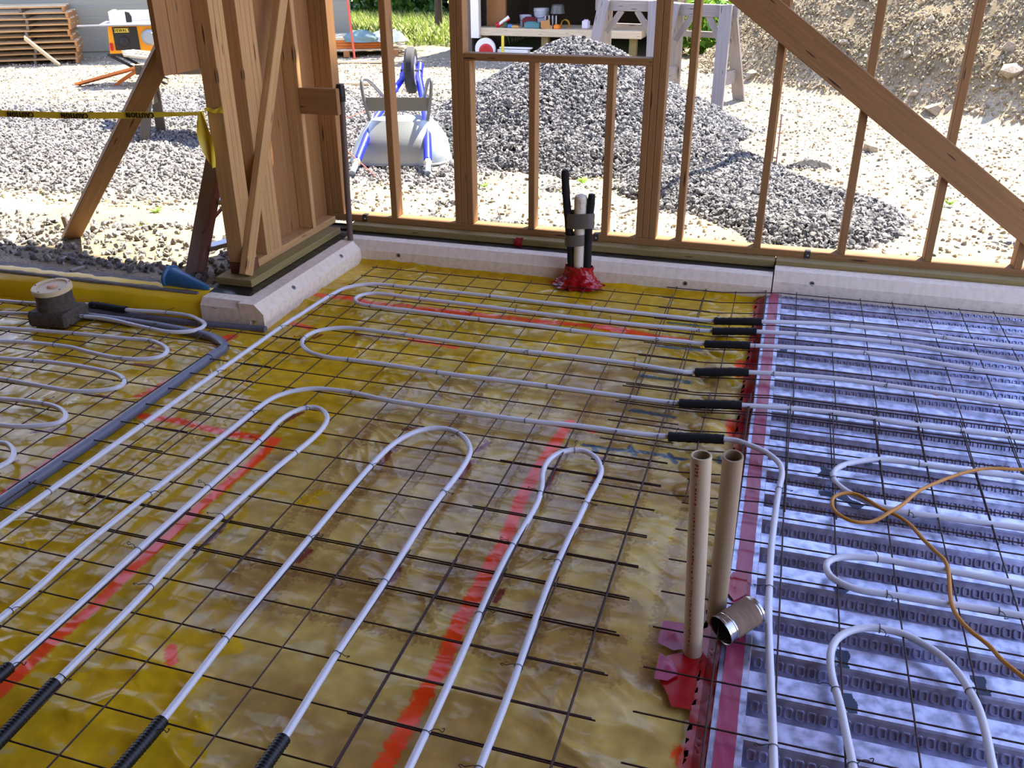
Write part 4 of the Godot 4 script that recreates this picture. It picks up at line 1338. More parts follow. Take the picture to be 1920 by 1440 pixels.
# ---------------------------------------------------------------- stub-up pipes
func risers() -> void:
	riser("pale plastic riser with red print standing by the tin can", Vector3(-0.068, 0.0, -1.826), Vector3(-0.098, 0.60, -1.823), 0.0243, true)
	riser("plain pale plastic riser leaning behind the printed one", Vector3(-0.022, 0.0, -1.962), Vector3(-0.028, 0.585, -1.867), 0.0243, false)
	# tin can lying on the tape
	var axis := Vector3(0.072 + 0.012, 0.022, -1.962 + 1.870).normalized()
	var org := Vector3(-0.004, 0.068, -1.862)
	var t := thing("tin_can", "dented tin can with brown paper label tipped over by the risers", "can", Vector3(0.03, 0.03, -1.9))
	var b := Basis(Quaternion(Vector3.UP, axis))
	var st := mb()
	lathe(st, Transform3D(b, org), [[0.0385, 0.112], [0.0385, 0.0], [0.0405, -0.002], [0.0405, 0.004], [0.0392, 0.006], [0.0392, 0.020], [0.0400, 0.021], [0.0392, 0.0225], [0.0392, 0.108], [0.0405, 0.110], [0.0405, 0.116], [0.038, 0.116], [0.037, 0.112], [0.0, 0.112]], 32)
	part(t, "shell", st, M.tin)
	st = mb()
	lathe(st, Transform3D(b, org), [[0.0394, 0.026], [0.0397, 0.026], [0.0397, 0.104], [0.0394, 0.104]], 32)
	part(t, "paper_label", st, M.kraft)
	st = mb()
	lathe(st, Transform3D(b, org), [[0.0383, 0.002], [0.0383, 0.1115], [0.0, 0.1115]], 32)
	part(t, "lining", st, M.tin)
	# vent stub at the back wall
	t = thing("vent_pipe", "white capped vent pipe at the back wall in a red tape boot", "pipe", Vector3(-0.984, 0.0, -4.475))
	st = mb()
	lathe(st, Transform3D(Basis(), Vector3(-0.984, 0, -4.475)), [[0.030, 0.0], [0.030, 0.40], [0.0, 0.40]], 28)
	part(t, "pipe", st, M.pvc)
	st = mb()
	lathe(st, Transform3D(Basis(), Vector3(-0.984, 0, -4.475)), [[0.0305, 0.385], [0.0345, 0.387], [0.0345, 0.482], [0.030, 0.493], [0.016, 0.500], [0.0, 0.502]], 28)
	part(t, "domed_cap", st, M.pvc)
	st = mb()
	for q in [[[-0.985, 0.478], [-0.978, 0.462], [-0.982, 0.445], [-0.975, 0.43]], [[-1.008, 0.46], [-0.985, 0.464], [-0.962, 0.462]]]:
		var l := []
		for e in q: l.append(Vector3(e[0], e[1], -4.475 + sqrt(max(0.0, 0.0348 * 0.0348 - pow(e[0] + 0.984, 2)))))
		tube(st, smooth_path(l, 4), 0.0008, 5)
	part(t, "marker_scrawl", st, M.ink)
	for q in [["black_foam_tube", "tall black foam tube leaning away from the white vent pipe", [Vector3(-1.022, 0.02, -4.478), Vector3(-1.030, 0.18, -4.478), Vector3(-1.045, 0.33, -4.475), Vector3(-1.064, 0.50, -4.475), Vector3(-1.072, 0.62, -4.475)]],
			["black_foam_tube", "short black foam tube on the sawhorse side of the white vent pipe", [Vector3(-0.937, 0.02, -4.475), Vector3(-0.938, 0.20, -4.475), Vector3(-0.936, 0.36, -4.474), Vector3(-0.927, 0.505, -4.475)]]]:
		st = mb()
		var pp := smooth_path(q[2], 5)
		var rr := []
		for i in pp.size(): rr.append(0.0205 + 0.0008 * sin(i * 2.1) - (0.003 if i == pp.size() - 1 else 0.0))
		tube(st, pp, rr, 14)
		solo(q[0], st, M.black_matte, q[1], "foam tube", "black foam tubes at the vent pipe")
	for q in [[0.325, 0.405, "upper grey duct tape band binding vent pipe and both foam tubes", 0.076, 0.0], [0.228, 0.288, "lower grey duct tape band round vent pipe and tall foam tube", 0.058, -0.022]]:
		st = mb()
		var nn := noise(20.0, 77, 2)
		grid(st, 36, 5, func(i, j):
			var a: float = TAU * (1.0 - i / 36.0)
			var hh: float = lerpf(q[1], q[0], j / 5.0)
			var wx: float = q[3] + 0.004 * nn.get_noise_2d(i * 0.1, j * 0.2)
			return Vector3(-0.985 + q[4] + cos(a) * wx, hh + 0.004 * sin(a * 2.0), -4.475 + sin(a) * 0.0385))
		solo("duct_tape_band", st, M.duct_tape, q[2], "tape", "duct tape bands on the vent pipe")
	# red tape boot
	st = mb()
	var n2 := noise(11.0, 78, 3)
	grid(st, 44, 12, func(i, j):
		var a: float = TAU * (1.0 - i / 44.0)
		var u: float = j / 12.0
		var edge: float = 0.5 + 0.5 * n2.get_noise_2d(cos(a) * 0.35, sin(a) * 0.35)
		var r: float = lerpf(1.0, 1.55 + 0.75 * edge, pow(u, 2.2))
		var cr: float = 1.0 + 0.22 * n2.get_noise_2d(cos(a) * 0.8 + 5.0, u * 0.7 + sin(a) * 0.8)
		var y: float = lerpf(0.105 + 0.02 * edge, 0.008, pow(u, 0.75)) + 0.018 * u * (1.0 - u) * 4.0 * n2.get_noise_2d(a * 0.9, u * 1.5)
		return Vector3(-0.982 + cos(a) * 0.074 * r * cr, max(y, 0.007), min(-4.475 + sin(a) * 0.041 * (1.0 + (r - 1.0) * 1.5) * cr, -4.30)) if sin(a) > -0.2 else Vector3(-0.982 + cos(a) * 0.074 * r * cr, max(y, 0.007), max(-4.475 + sin(a) * 0.040, -4.528)))
	solo("tape_boot", st, M.red_tape, "crumpled red tape boot round the foot of the vent pipe", "tape")


func riser(label: String, a: Vector3, b: Vector3, r: float, printed: bool) -> void:
	var t := thing("plastic_riser", label, "pipe", a, "pale plastic risers by the deck")
	var d := (b - a)
	var q := Basis(Quaternion(Vector3.UP, d.normalized()))
	var L := d.length()
	var st := mb()
	lathe(st, Transform3D(q, a), [[r, 0.0], [r, L - 0.001], [r - 0.0008, L], [r - 0.0042, L], [r - 0.0048, L - 0.001]], 32)
	part(t, "tube_wall", st, M.pvc_riser if printed else M.pvc_dusty)
	st = mb()
	lathe(st, Transform3D(q, a), [[r - 0.0048, L - 0.001], [r - 0.0048, L - 0.2], [0.0, L - 0.2]], 32)
	part(t, "bore", st, M.pvc_dusty)
	if printed:
		# red print reading down the side towards the viewer; below the word it is worn to dashes
		var ang := deg_to_rad(108.0)
		var n := (q * Vector3(cos(ang), 0, sin(ang))).normalized()
		var down := -d.normalized()
		var side := n.cross(down)
		lettering(t, "P I P E", 0.0085, Transform3D(Basis(down, side, n), a + d.normalized() * (L - 0.030) + n * (r + 0.0002)), M.red_ink, 0.0008)
		st = mb()
		var r2 := RandomNumberGenerator.new()
		r2.seed = 5
		var y := L - 0.066
		while y > 0.05:
			var len := r2.randf_range(0.002, 0.009)
			cbox(st, Transform3D(Basis(down, side, n), a + d.normalized() * y + n * (r + 0.0001) + side * r2.randf_range(-0.0012, 0.0012)), Vector3(len, r2.randf_range(0.0012, 0.0040), 0.0006), 0.0)
			y -= len + r2.randf_range(0.002, 0.010)
		part(t, "worn_print", st, M.red_ink)


# ---------------------------------------------------------------- things in and outside the left bay
func left_bay() -> void:
	# curb under yellow film along the bay opening
	var st := mb()
	var n := noise(5.0, 81, 3)
	var sec := [Vector2(0.0, -0.02), Vector2(0.004, 0.04), Vector2(0.020, 0.078), Vector2(0.024, 0.085), Vector2(0.075, 0.118), Vector2(0.115, 0.124)]
	grid(st, 110, 5, func(i, j):
		var x: float = lerpf(-6.0, -2.648, i / 110.0)
		var s: Vector2 = sec[5 - j]
		var back: float = s.x + (0.02 * n.get_noise_1d(x * 2.0) if j == 0 else 0.0)
		return Vector3(x, s.y + 0.004 * n.get_noise_2d(x * 1.5, j * 2.0), -3.475 - back))
	solo("film_upstand", st, M.curb_yellow, "bright yellow film turned up over the curb of the bay opening", "plastic film")
	st = mb()
	abox(st, Vector3(-6.0, -0.3, -3.66), Vector3(-2.70, 0.118, -3.53), 0.006)
	struct("trim_2", st, M.concrete, "grey concrete curb across the bay opening", "curb")
	# grey floor box with beige lid
	var c := Vector3(-3.311,0,-3.251)
	var t := thing("floor_box", "grey concrete floor box with a round beige lid", "floor box", c)
	st = mb()
	cbox(st, Transform3D(Basis(Vector3.UP, 0.1), c + Vector3(0, 0.042, 0)), Vector3(0.21, 0.075, 0.19), 0.012)
	part(t, "base", st, M.grout)
	st = mb()
	lathe(st, Transform3D(Basis(), c), [[0.088, 0.06], [0.088, 0.105], [0.084, 0.115], [0.084, 0.165]], 28)
	part(t, "collar", st, M.grout)
	st = mb()
	lathe(st, Transform3D(Basis(Vector3(1, 0, 0), 0.10), c + Vector3(0, 0.165, 0)), [[0.0, 0.020], [0.070, 0.020], [0.074, 0.027], [0.088, 0.027], [0.092, 0.022], [0.092, 0.004], [0.084, 0.0]], 36)
	var lid := part(t, "lid", st, M.cap)
	st = mb()
	lathe(st, Transform3D(Basis(Vector3(1, 0, 0), 0.10), c + Vector3(0.002, 0.185, 0)), [[0.0, 0.012], [0.018, 0.011], [0.023, 0.006], [0.024, 0.0]], 18)
	var knob := MeshInstance3D.new()
	knob.name = "centre_knob"
	knob.mesh = st.commit()
	knob.material_override = flat_mat(Color(0.85, 0.66, 0.52), 0.6)
	lid.add_child(knob)
	for k in 5:
		st = mb()
		var a := 0.4 + TAU * k / 5.0
		lathe(st, Transform3D(Basis(Vector3(1, 0, 0), 0.10), c + Vector3(cos(a) * 0.081, 0.1915 - sin(a) * 0.008, sin(a) * 0.081)), [[0.0, 0.003], [0.004, 0.002], [0.005, 0.0]], 8)
		part(t, "lid_screw", st, M.saw_dark)
	# grey conduit
	t = thing("grey_conduit", "thick grey plastic conduit bending past the foam block and down the floor", "conduit", Vector3(-2.342,0,-2.714))
	st = mb()
	tube(st, even(smooth_path([Vector3(-3.256,0.011,-3.326), Vector3(-3.005,0.011,-3.327), Vector3(-2.753,0.011,-3.316), Vector3(-2.59,0.011,-3.295), Vector3(-2.474,0.011,-3.276), Vector3(-2.39,0.011,-3.235), Vector3(-2.348,0.011,-3.197), Vector3(-2.335,0.011,-3.138), Vector3(-2.337,0.011,-3.03), Vector3(-2.333,0.011,-2.704), Vector3(-2.329,0.011,-2.379), Vector3(-2.332,0.011,-2.105), Vector3(-2.334,0.011,-1.867), Vector3(-2.335,0.011,-1.618)], 6), 0.03), 0.0215, 16)
	part(t, "conduit", st, M.conduit)
	st = mb()
	tube(st, [Vector3(-2.338,0.011,-3.125), Vector3(-2.338,0.011,-3.059)], 0.0250, 16)
	part(t, "coupling", st, M.conduit)
	st = mb()
	tube(st, even(smooth_path([Vector3(-3.303,0,-3.417), Vector3(-3.021,0,-3.424), Vector3(-2.742,0,-3.425), Vector3(-2.505,0,-3.431), Vector3(-2.289,0,-3.452)], 4), 0.03), 0.018, 14)
	solo("grey_conduit", st, M.conduit, "dark grey conduit running from the floor box under the foam block", "conduit")
	# blue plastic cone
	st = mb()
	var tip := Vector3(-2.659,0.13,-3.57)
	var mouth := Vector3(-2.903,0.15,-3.613)
	var ax := (tip - mouth)
	lathe(st, Transform3D(Basis(Quaternion(Vector3.UP, ax.normalized())), mouth), [[0.050, -0.004], [0.064, -0.006], [0.064, 0.004], [0.054, 0.012], [0.040, ax.length() * 0.40], [0.016, ax.length() * 0.92], [0.006, ax.length()], [0.0, ax.length()]], 28)
	solo("plastic_cone", st, M.blue_plastic, "blue plastic cone lying on the gravel at the curb", "cone")
	# step ladder
	step_ladder()
	# raking brace outside
	st = mb()
	board(st, Vector3(-4.055,0.09,-4.192) + Vector3(0, -0.02, 0), Vector3(-2.70, 1.28, -3.63), 0.092, 0.038, Vector3(0.3, 0.6, 0.5), 0.003)
	solo("raking_brace", st, M.pine, "slanting timber brace from the gravel up to the hanging plywood panel", "brace")
	st = mb()
	board(st, Vector3(-4.145,0.031,-4.3), Vector3(-4.163,0.183,-4.3), 0.03, 0.012, Vector3(1, 0, 0), 0.002)
	solo("wooden_stake", st, M.weathered_dark, "short stake pinning the foot of the slanting brace", "stake")
	# caution tape
	t = thing("caution_tape", "yellow caution tape stretched across the bay to the triple post", "tape", Vector3(-3.0, 0.8, -3.72))
	var pa := Vector3(-4.201,0.934,-3.55)
	var pb := Vector3(-2.647,0.954,-3.7)
	var n3 := noise(2.0, 82, 2)
	st = mb()
	grid(st, 60, 3, func(i, j):
		var u: float = i / 60.0
		var p: Vector3 = pa.lerp(pb, u)
		var hgt: float = lerpf(0.031, 0.016, smoothstep(0.75, 1.0, u))
		return p + Vector3(0, (0.5 - j / 3.0) * hgt - 0.02 * sin(u * PI), 0.006 * n3.get_noise_2d(u * 6.0, j * 0.4)))
	part(t, "band", st, M.caution)
	st = mb()
	grid(st, 16, 3, func(i, j):
		var u: float = i / 16.0
		var p: Vector3 = Vector3(lerpf(-2.645, -2.545, u), 0.965 + 0.004 * sin(u * 9.0), -3.734)
		return p + Vector3(0, (0.5 - j / 3.0) * lerpf(0.018, 0.030, smoothstep(0.5, 1.0, u)), 0.003 * sin(u * 14.0 + j)))
	part(t, "knot_wrap", st, M.caution)
	st = mb()
	grid(st, 5, 18, func(i, j):
		var u: float = j / 18.0
		var wdt: float = 0.075 * sin(PI * clampf(u * 0.86 + 0.10, 0.0, 1.0))
		return Vector3(-2.655 + (i / 5.0 - 0.5) * wdt + 0.025 * u, 0.962 - u * 0.262, -3.715 + 0.018 * sin(i * 1.4 + u * 3.0)))
	part(t, "loose_tail", st, M.caution)
	var along := (pb - pa).normalized()
	for u in [0.20, 0.385, 0.575, 0.80]:
		var p := pa.lerp(pb, u) + Vector3(0, -0.02 * sin(u * PI), 0.006)
		var xf := Transform3D(Basis(-along, Vector3(0, -1, 0), Vector3(0, 0, 1)), p)
		lettering(t, "CAUTION", 0.024, xf, M.ink, 0.003)
	# stray offcut on the gravel
	st = mb()
	board(st, Vector3(-3.528,0.125,-3.61), Vector3(-3.506,0.125,-3.688), 0.02, 0.012, Vector3(0, 0, 1))
	solo("wood_offcut", st, M.weathered, "small pale offcut lying on the shaded gravel by the curb", "offcut")


func step_ladder() -> void:
	var t := thing("step_ladder", "brown and red step ladder behind the triple post", "ladder", Vector3(-2.93, 0.1, -3.9))
	var st := mb()
	board(st, Vector3(-2.975, 0.075, -3.87), Vector3(-2.82, 0.72, -4.02), 0.075, 0.026, Vector3(1, 0, 0), 0.002)
	part(t, "front_rail", st, M.ladder)
	st = mb()
	board(st, Vector3(-2.922, 0.075, -3.875), Vector3(-2.770, 0.72, -4.025), 0.022, 0.05, Vector3(1, 0, 0), 0.002)
	part(t, "rail_flange", st, M.ladder_red)
	st = mb()
	board(st, Vector3(-2.70, 0.075, -4.30), Vector3(-2.74, 0.72, -4.16), 0.06, 0.025, Vector3(1, 0, 0), 0.002)
	part(t, "rear_rail", st, M.ladder)
	for y in [0.21, 0.45]:
		st = mb()
		var f: float = (y - 0.075) / 0.645
		var a := Vector3(-2.93 + 0.15 * f, y, -3.89 - 0.15 * f)
		board(st, a, a + Vector3(0.12, 0.0, -0.28), 0.075, 0.024, Vector3(0.9, 0, 0.4), 0.002)
		part(t, "tread", st, M.aluminium)
	st = mb()
	board(st, Vector3(-2.90, 0.30, -3.90), Vector3(-2.76, 0.52, -4.15), 0.016, 0.012, Vector3(1, 0, 0), 0.001)
	part(t, "stay_bar", st, M.ladder_red)
	st = mb()
	abox(st, Vector3(-2.86, 0.70, -4.20), Vector3(-2.72, 0.735, -4.0), 0.004)
	part(t, "top_cap", st, M.ladder)

# ---------------------------------------------------------------- crushed stone
func stone_mesh(seed_: int, flatness: float) -> ArrayMesh:
	var r := RandomNumberGenerator.new()
	r.seed = seed_
	var t := (1.0 + sqrt(5.0)) / 2.0
	var v := []
	for p in [[-1, t, 0], [1, t, 0], [-1, -t, 0], [1, -t, 0], [0, -1, t], [0, 1, t], [0, -1, -t], [0, 1, -t], [t, 0, -1], [t, 0, 1], [-t, 0, -1], [-t, 0, 1]]:
		var q := Vector3(p[0], p[1], p[2]).normalized() * r.randf_range(0.5, 1.2)
		q.y *= flatness
		v.append(q * 0.5)
	var st := mb()
	for f in [[0, 11, 5], [0, 5, 1], [0, 1, 7], [0, 7, 10], [0, 10, 11], [1, 5, 9], [5, 11, 4], [11, 10, 2], [10, 7, 6], [7, 1, 8], [3, 9, 4], [3, 4, 2], [3, 2, 6], [3, 6, 8], [3, 8, 9], [4, 9, 5], [2, 4, 11], [6, 2, 10], [8, 6, 7], [9, 8, 1]]:
		var a: Vector3 = v[f[0]]
		var b: Vector3 = v[f[1]]
		var c: Vector3 = v[f[2]]
		var n := (b - a).cross(c - a).normalized()
		if n.dot(a + b + c) < 0.0: n = -n
		face(st, [a, b, c], n)
	return st.commit()


func scatter(called: String, spots: Array, size_lo: float, size_hi: float, tones: Array, mesh: Mesh, owner_: Node3D, seed_: int) -> MultiMeshInstance3D:
	var r := RandomNumberGenerator.new()
	r.seed = seed_
	var mm := MultiMesh.new()
	mm.transform_format = MultiMesh.TRANSFORM_3D
	mm.use_colors = true
	mm.mesh = mesh
	mm.instance_count = spots.size()
	for i in spots.size():
		var b := Basis.from_euler(Vector3(r.randf() * TAU, r.randf() * TAU, r.randf() * TAU))
		var s := lerpf(size_lo, size_hi, pow(r.randf(), 1.6))
		mm.set_instance_transform(i, Transform3D(b.scaled(Vector3(s * r.randf_range(0.8, 1.25), s, s * r.randf_range(0.8, 1.25))), spots[i]))
		var c: Color = tones[r.randi() % tones.size()]
		mm.set_instance_color(i, c * r.randf_range(0.8, 1.2))
	var o := MultiMeshInstance3D.new()
	o.name = called
	o.multimesh = mm
	o.material_override = M.stone
	if owner_ == self:
		o.name = numbered(called)
	owner_.add_child(o, true)
	return o


func pile_y(x: float, z: float) -> float:
	var d := Vector2((x + 2.05) / 1.0, (z + 9.0) / 1.12).length()
	var h := 0.97 - 0.57 * sqrt(d * d + 0.05)
	# spread of stone towards the right in front of the wall
	var q := Vector2(x, z)
	var e := q.distance_to(Geometry2D.get_closest_point_to_segment(q, Vector2(-0.62, -7.05), Vector2(0.22, -6.12)))
	h = maxf(h, 0.12 * (1.0 - smoothstep(0.40, 0.80, e)) - 0.03)
	var g := q.distance_to(Geometry2D.get_closest_point_to_segment(q, Vector2(-2.0, -7.7), Vector2(-0.75, -7.55)))
	h = maxf(h, 0.22 * (1.0 - smoothstep(0.15, 0.85, g)) - 0.03)
	return h


func pile_and_gravel() -> void:
	var s1 := stone_mesh(3, 0.62)
	var nz := noise(1.3, 91, 3)
	var t := thing("gravel_pile", "tall heap of dark grey crushed stone outside the window opening", "gravel", Vector3(-2.0, 0, -9.0))
	t.set_meta("kind", "stuff")
	var st := mb()
	grid(st, 110, 110, func(i, j):
		var x: float = lerpf(-4.2, 1.5, i / 110.0)
		var z: float = lerpf(-11.0, -5.3, j / 110.0)
		return Vector3(x, maxf(pile_y(x, z) - 0.03 + nz.get_noise_2d(x, z) * 0.05, -0.08), z))
	var core := part(t, "core", st, flat_mat(Color(0.25, 0.25, 0.26), 0.95))
	var r := RandomNumberGenerator.new()
	r.seed = 17
	var spots := []
	for k in 110000:
		var p := Vector2(r.randf_range(-4.2, 1.5), r.randf_range(-10.2, -5.4))
		var h := pile_y(p.x, p.y) + nz.get_noise_2d(p.x, p.y) * 0.05
		if h > -0.02 + r.randf() * 0.05: spots.append(Vector3(p.x, h - 0.012 + r.randf() * 0.018, p.y) - t.position)
	scatter("stones", spots, 0.028, 0.060, [Color(0.068, 0.071, 0.076), Color(0.106, 0.108, 0.114), Color(0.137, 0.138, 0.144), Color(0.175, 0.175, 0.176), Color(0.251, 0.243, 0.228), Color(0.084, 0.085, 0.091)], s1, t, 18)
	# loose stone on the track and round the wheelbarrow
	spots = []
	for k in 90000:
		var p := Vector2(r.randf_range(-11.0, -2.0), r.randf_range(-11.5, -3.75))
		if p.x > -2.72 and p.y > -5.0: continue
		var want := gravel_share(p.x, p.y)
		if p.y > -4.75 and p.x < -2.75: want = maxf(want, 0.75 * smoothstep(-4.75, -4.2, p.y))
		if r.randf() < want * 0.62: spots.append(Vector3(p.x, surf_y(p.x, p.y) + r.randf_range(-0.004, 0.014), p.y))
	var o := scatter("loose_gravel", spots, 0.026, 0.056, [Color(0.175, 0.171, 0.171), Color(0.236, 0.228, 0.228), Color(0.122, 0.122, 0.129), Color(0.319, 0.304, 0.281), Color(0.198, 0.190, 0.182)], s1, self, 19)
	tag(o, "loose grey gravel spread over the track outside", "gravel", "", "stuff")
	# pebbles in the dirt
	spots = []
	for k in 60000:
		var p := Vector2(r.randf_range(-12.0, 6.0), r.randf_range(-14.5, -4.95))
		if p.x > -2.72 and p.y > -5.0: continue
		if gravel_share(p.x, p.y) > 0.6 or pile_y(p.x, p.y) > 0.03: continue
		spots.append(Vector3(p.x, surf_y(p.x, p.y) + r.randf_range(-0.006, 0.006), p.y))
	o = scatter("dirt_pebbles", spots, 0.010, 0.046, [Color(0.380, 0.319, 0.213), Color(0.251, 0.205, 0.137), Color(0.456, 0.403, 0.304), Color(0.167, 0.152, 0.137), Color(0.334, 0.266, 0.160)], s1, self, 20)
	tag(o, "small pebbles and clods scattered on the bare dirt", "pebbles", "", "stuff")
	# clods on the bank
	spots = []
	for k in 120000:
		var p := Vector2(r.randf_range(-1.6, 6.5), r.randf_range(-16.5, -8.6))
		if yard_y(p.x, p.y) > 0.08: spots.append(Vector3(p.x, surf_y(p.x, p.y) + r.randf_range(-0.008, 0.012), p.y))
	o = scatter("bank_clods", spots, 0.015, 0.060, [Color(0.281, 0.224, 0.129), Color(0.205, 0.160, 0.087), Color(0.350, 0.289, 0.179), Color(0.152, 0.118, 0.068)], s1, self, 21)
	tag(o, "crumbly clods of yellow earth over the spoil bank", "earth", "", "stuff")


# ---------------------------------------------------------------- left yard
func sawhorse(label: String, at: Vector3, turn: float, length: float, height: float, m: Material, group := "sawhorses in the yard") -> Node3D:
	var t := thing("sawhorse", label, "sawhorse", at, group, turn)
	var st := mb()
	abox(st, Vector3(-length / 2, height - 0.09, -0.045), Vector3(length / 2, height, 0.045), 0.004)
	lpart(t, "beam", st, m)
	for sx in [-1.0, 1.0]:
		for sz in [-1.0, 1.0]:
			st = mb()
			board(st, Vector3(sx * (length / 2 - 0.12), height - 0.02, sz * 0.055), Vector3(sx * (length / 2 - 0.05), 0.0, sz * 0.26), 0.09, 0.038, Vector3(1, 0, 0), 0.003)
			lpart(t, "leg", st, m)
		st = mb()
		abox(st, Vector3(sx * (length / 2 - 0.10) - 0.012, height * 0.45, -0.19), Vector3(sx * (length / 2 - 0.10) + 0.012, height * 0.45 + 0.09, 0.19), 0.003)
		lpart(t, "spreader", st, m)
	return t


func yard_left() -> void:
	# lap-sided shed wall
	var A := Vector3(-12.75, 0.0, -12.15)
	var B := Vector3(-7.6, 0.0, -15.35)
	var ux := (B - A).normalized()
	var nrm := Vector3(-ux.z, 0, ux.x)
	if nrm.z < 0.0: nrm = -nrm
	var L := A.distance_to(B)
	var t := thing("siding_shed", "cream lap-sided shed behind the table saw", "shed", A)
	for k in 17:
		var st := mb()
		var y := 0.10 + k * 0.17
		var c := A + ux * (L / 2) + Vector3(0, y + 0.085, 0)
		cbox(st, Transform3D(Basis(ux, Vector3.UP, nrm) * Basis(Vector3(1, 0, 0), 0.14), c), Vector3(L, 0.19, 0.016), 0.002)
		part(t, "siding_board", st, M.siding)
	var st2 := mb()
	cbox(st2, Transform3D(Basis(ux, Vector3.UP, nrm), A + ux * (L / 2) + nrm * -0.9 + Vector3(0, 1.5, 0)), Vector3(L, 3.0, 1.74), 0.0)
	part(t, "core_wall", st2, M.siding)
	st2 = mb()
	cbox(st2, Transform3D(Basis(ux, Vector3.UP, nrm), A + ux * 0.07 + nrm * 0.02 + Vector3(0, 1.55, 0)), Vector3(0.14, 3.0, 0.03), 0.003)
	part(t, "corner_board", st2, M.white_paint)
	st2 = mb()
	cbox(st2, Transform3D(Basis(ux, Vector3.UP, nrm), A + ux * 0.24 + nrm * 0.02 + Vector3(0, 2.17, 0)), Vector3(0.05, 2.6, 0.03), 0.003)
	part(t, "door_trim", st2, M.pine_warm)
	st2 = mb()
	cbox(st2, Transform3D(Basis(ux, Vector3.UP, nrm) * Basis(Vector3(1, 0, 0), 0.35), A + ux * (L / 2) - nrm * 0.8 + Vector3(0, 3.15, 0)), Vector3(L + 0.4, 0.08, 2.4), 0.01)
	part(t, "roof", st2, M.grey_steel)
	# stack of pallets
	var corner := Vector3(-11.75, 0.0, -12.42)
	var proto := thing("wooden_pallet", "weathered wooden pallet at the very bottom of the stack beside the shed", "pallet", corner, "stacked pallets beside the shed")
	for k in 7:
		st2 = mb()
		abox(st2, Vector3(-0.62, 0.062, -0.60 + k * 0.185), Vector3(0.62, 0.082, -0.51 + k * 0.185), 0.003)
		lpart(proto, "slat", st2, M.bleached if k % 3 else M.pine_pale)
	for k in 3:
		st2 = mb()
		abox(st2, Vector3(-0.62 + k * 0.60, 0.0, -0.60), Vector3(-0.58 + k * 0.60, 0.062, 0.60), 0.003)
		lpart(proto, "stringer", st2, M.weathered_dark if k == 1 else M.pine_warm)
	proto.rotation.y = 0.62
	for k in range(1, 10):
		var o: Node3D = proto.duplicate()
		o.name = numbered("wooden_pallet")
		add_child(o)
		o.position = corner + Vector3(rng.randf_range(-0.05, 0.05), k * 0.084, rng.randf_range(-0.05, 0.05))
		o.rotation.y = 0.62 + rng.randf_range(-0.05, 0.05)
		o.set_meta("label", "weathered wooden pallet, %s from the ground in the stack beside the shed" % ["", "second", "third", "fourth", "fifth", "sixth", "seventh", "eighth", "ninth", "tenth and topmost"][k])
	st2 = mb()
	board(st2, Vector3(-10.908,0.01,-11.891), Vector3(-11.30, 0.42, -11.72), 0.15, 0.022, Vector3(0.7, 0, 0.3), 0.002)
	solo("leaning_plank", st2, M.bleached, "bright plank leaning against the pallet stack", "plank")
	table_saw()
	# plank table on a weathered sawhorse
	sawhorse("weathered sawhorse holding planks behind the slanting brace", Vector3(-5.55, 0.0, -7.62), 0.35, 0.9, 0.66, M.weathered_dark)
	for k in 3:
		st2 = mb()
		var o2 := Vector3(0.03 * k, 0.0, 0.15 * k)
		board(st2, Vector3(-6.75 + 0.1 * k, 0.672, -8.35) + o2, Vector3(-5.05, 0.672, -7.75) + o2, 0.14, 0.022, Vector3(0, 0, 1), 0.002)
		solo("loose_plank", st2, M.bleached, ["bright plank on the sawhorse, furthest out towards the table saw", "bright plank in the middle of the three on the sawhorse", "bright plank nearest the slanting brace on the sawhorse"][k], "plank", "planks laid on the sawhorse")
	st2 = mb()
	board(st2, Vector3(-9.05, 0.03, -10.10), Vector3(-8.15, 0.26, -10.30), 0.13, 0.03, Vector3(0, 0.1, 1), 0.002)
	solo("orange_board", st2, M.orange_wood, "orange board leaning through the legs of the table saw stand", "board")


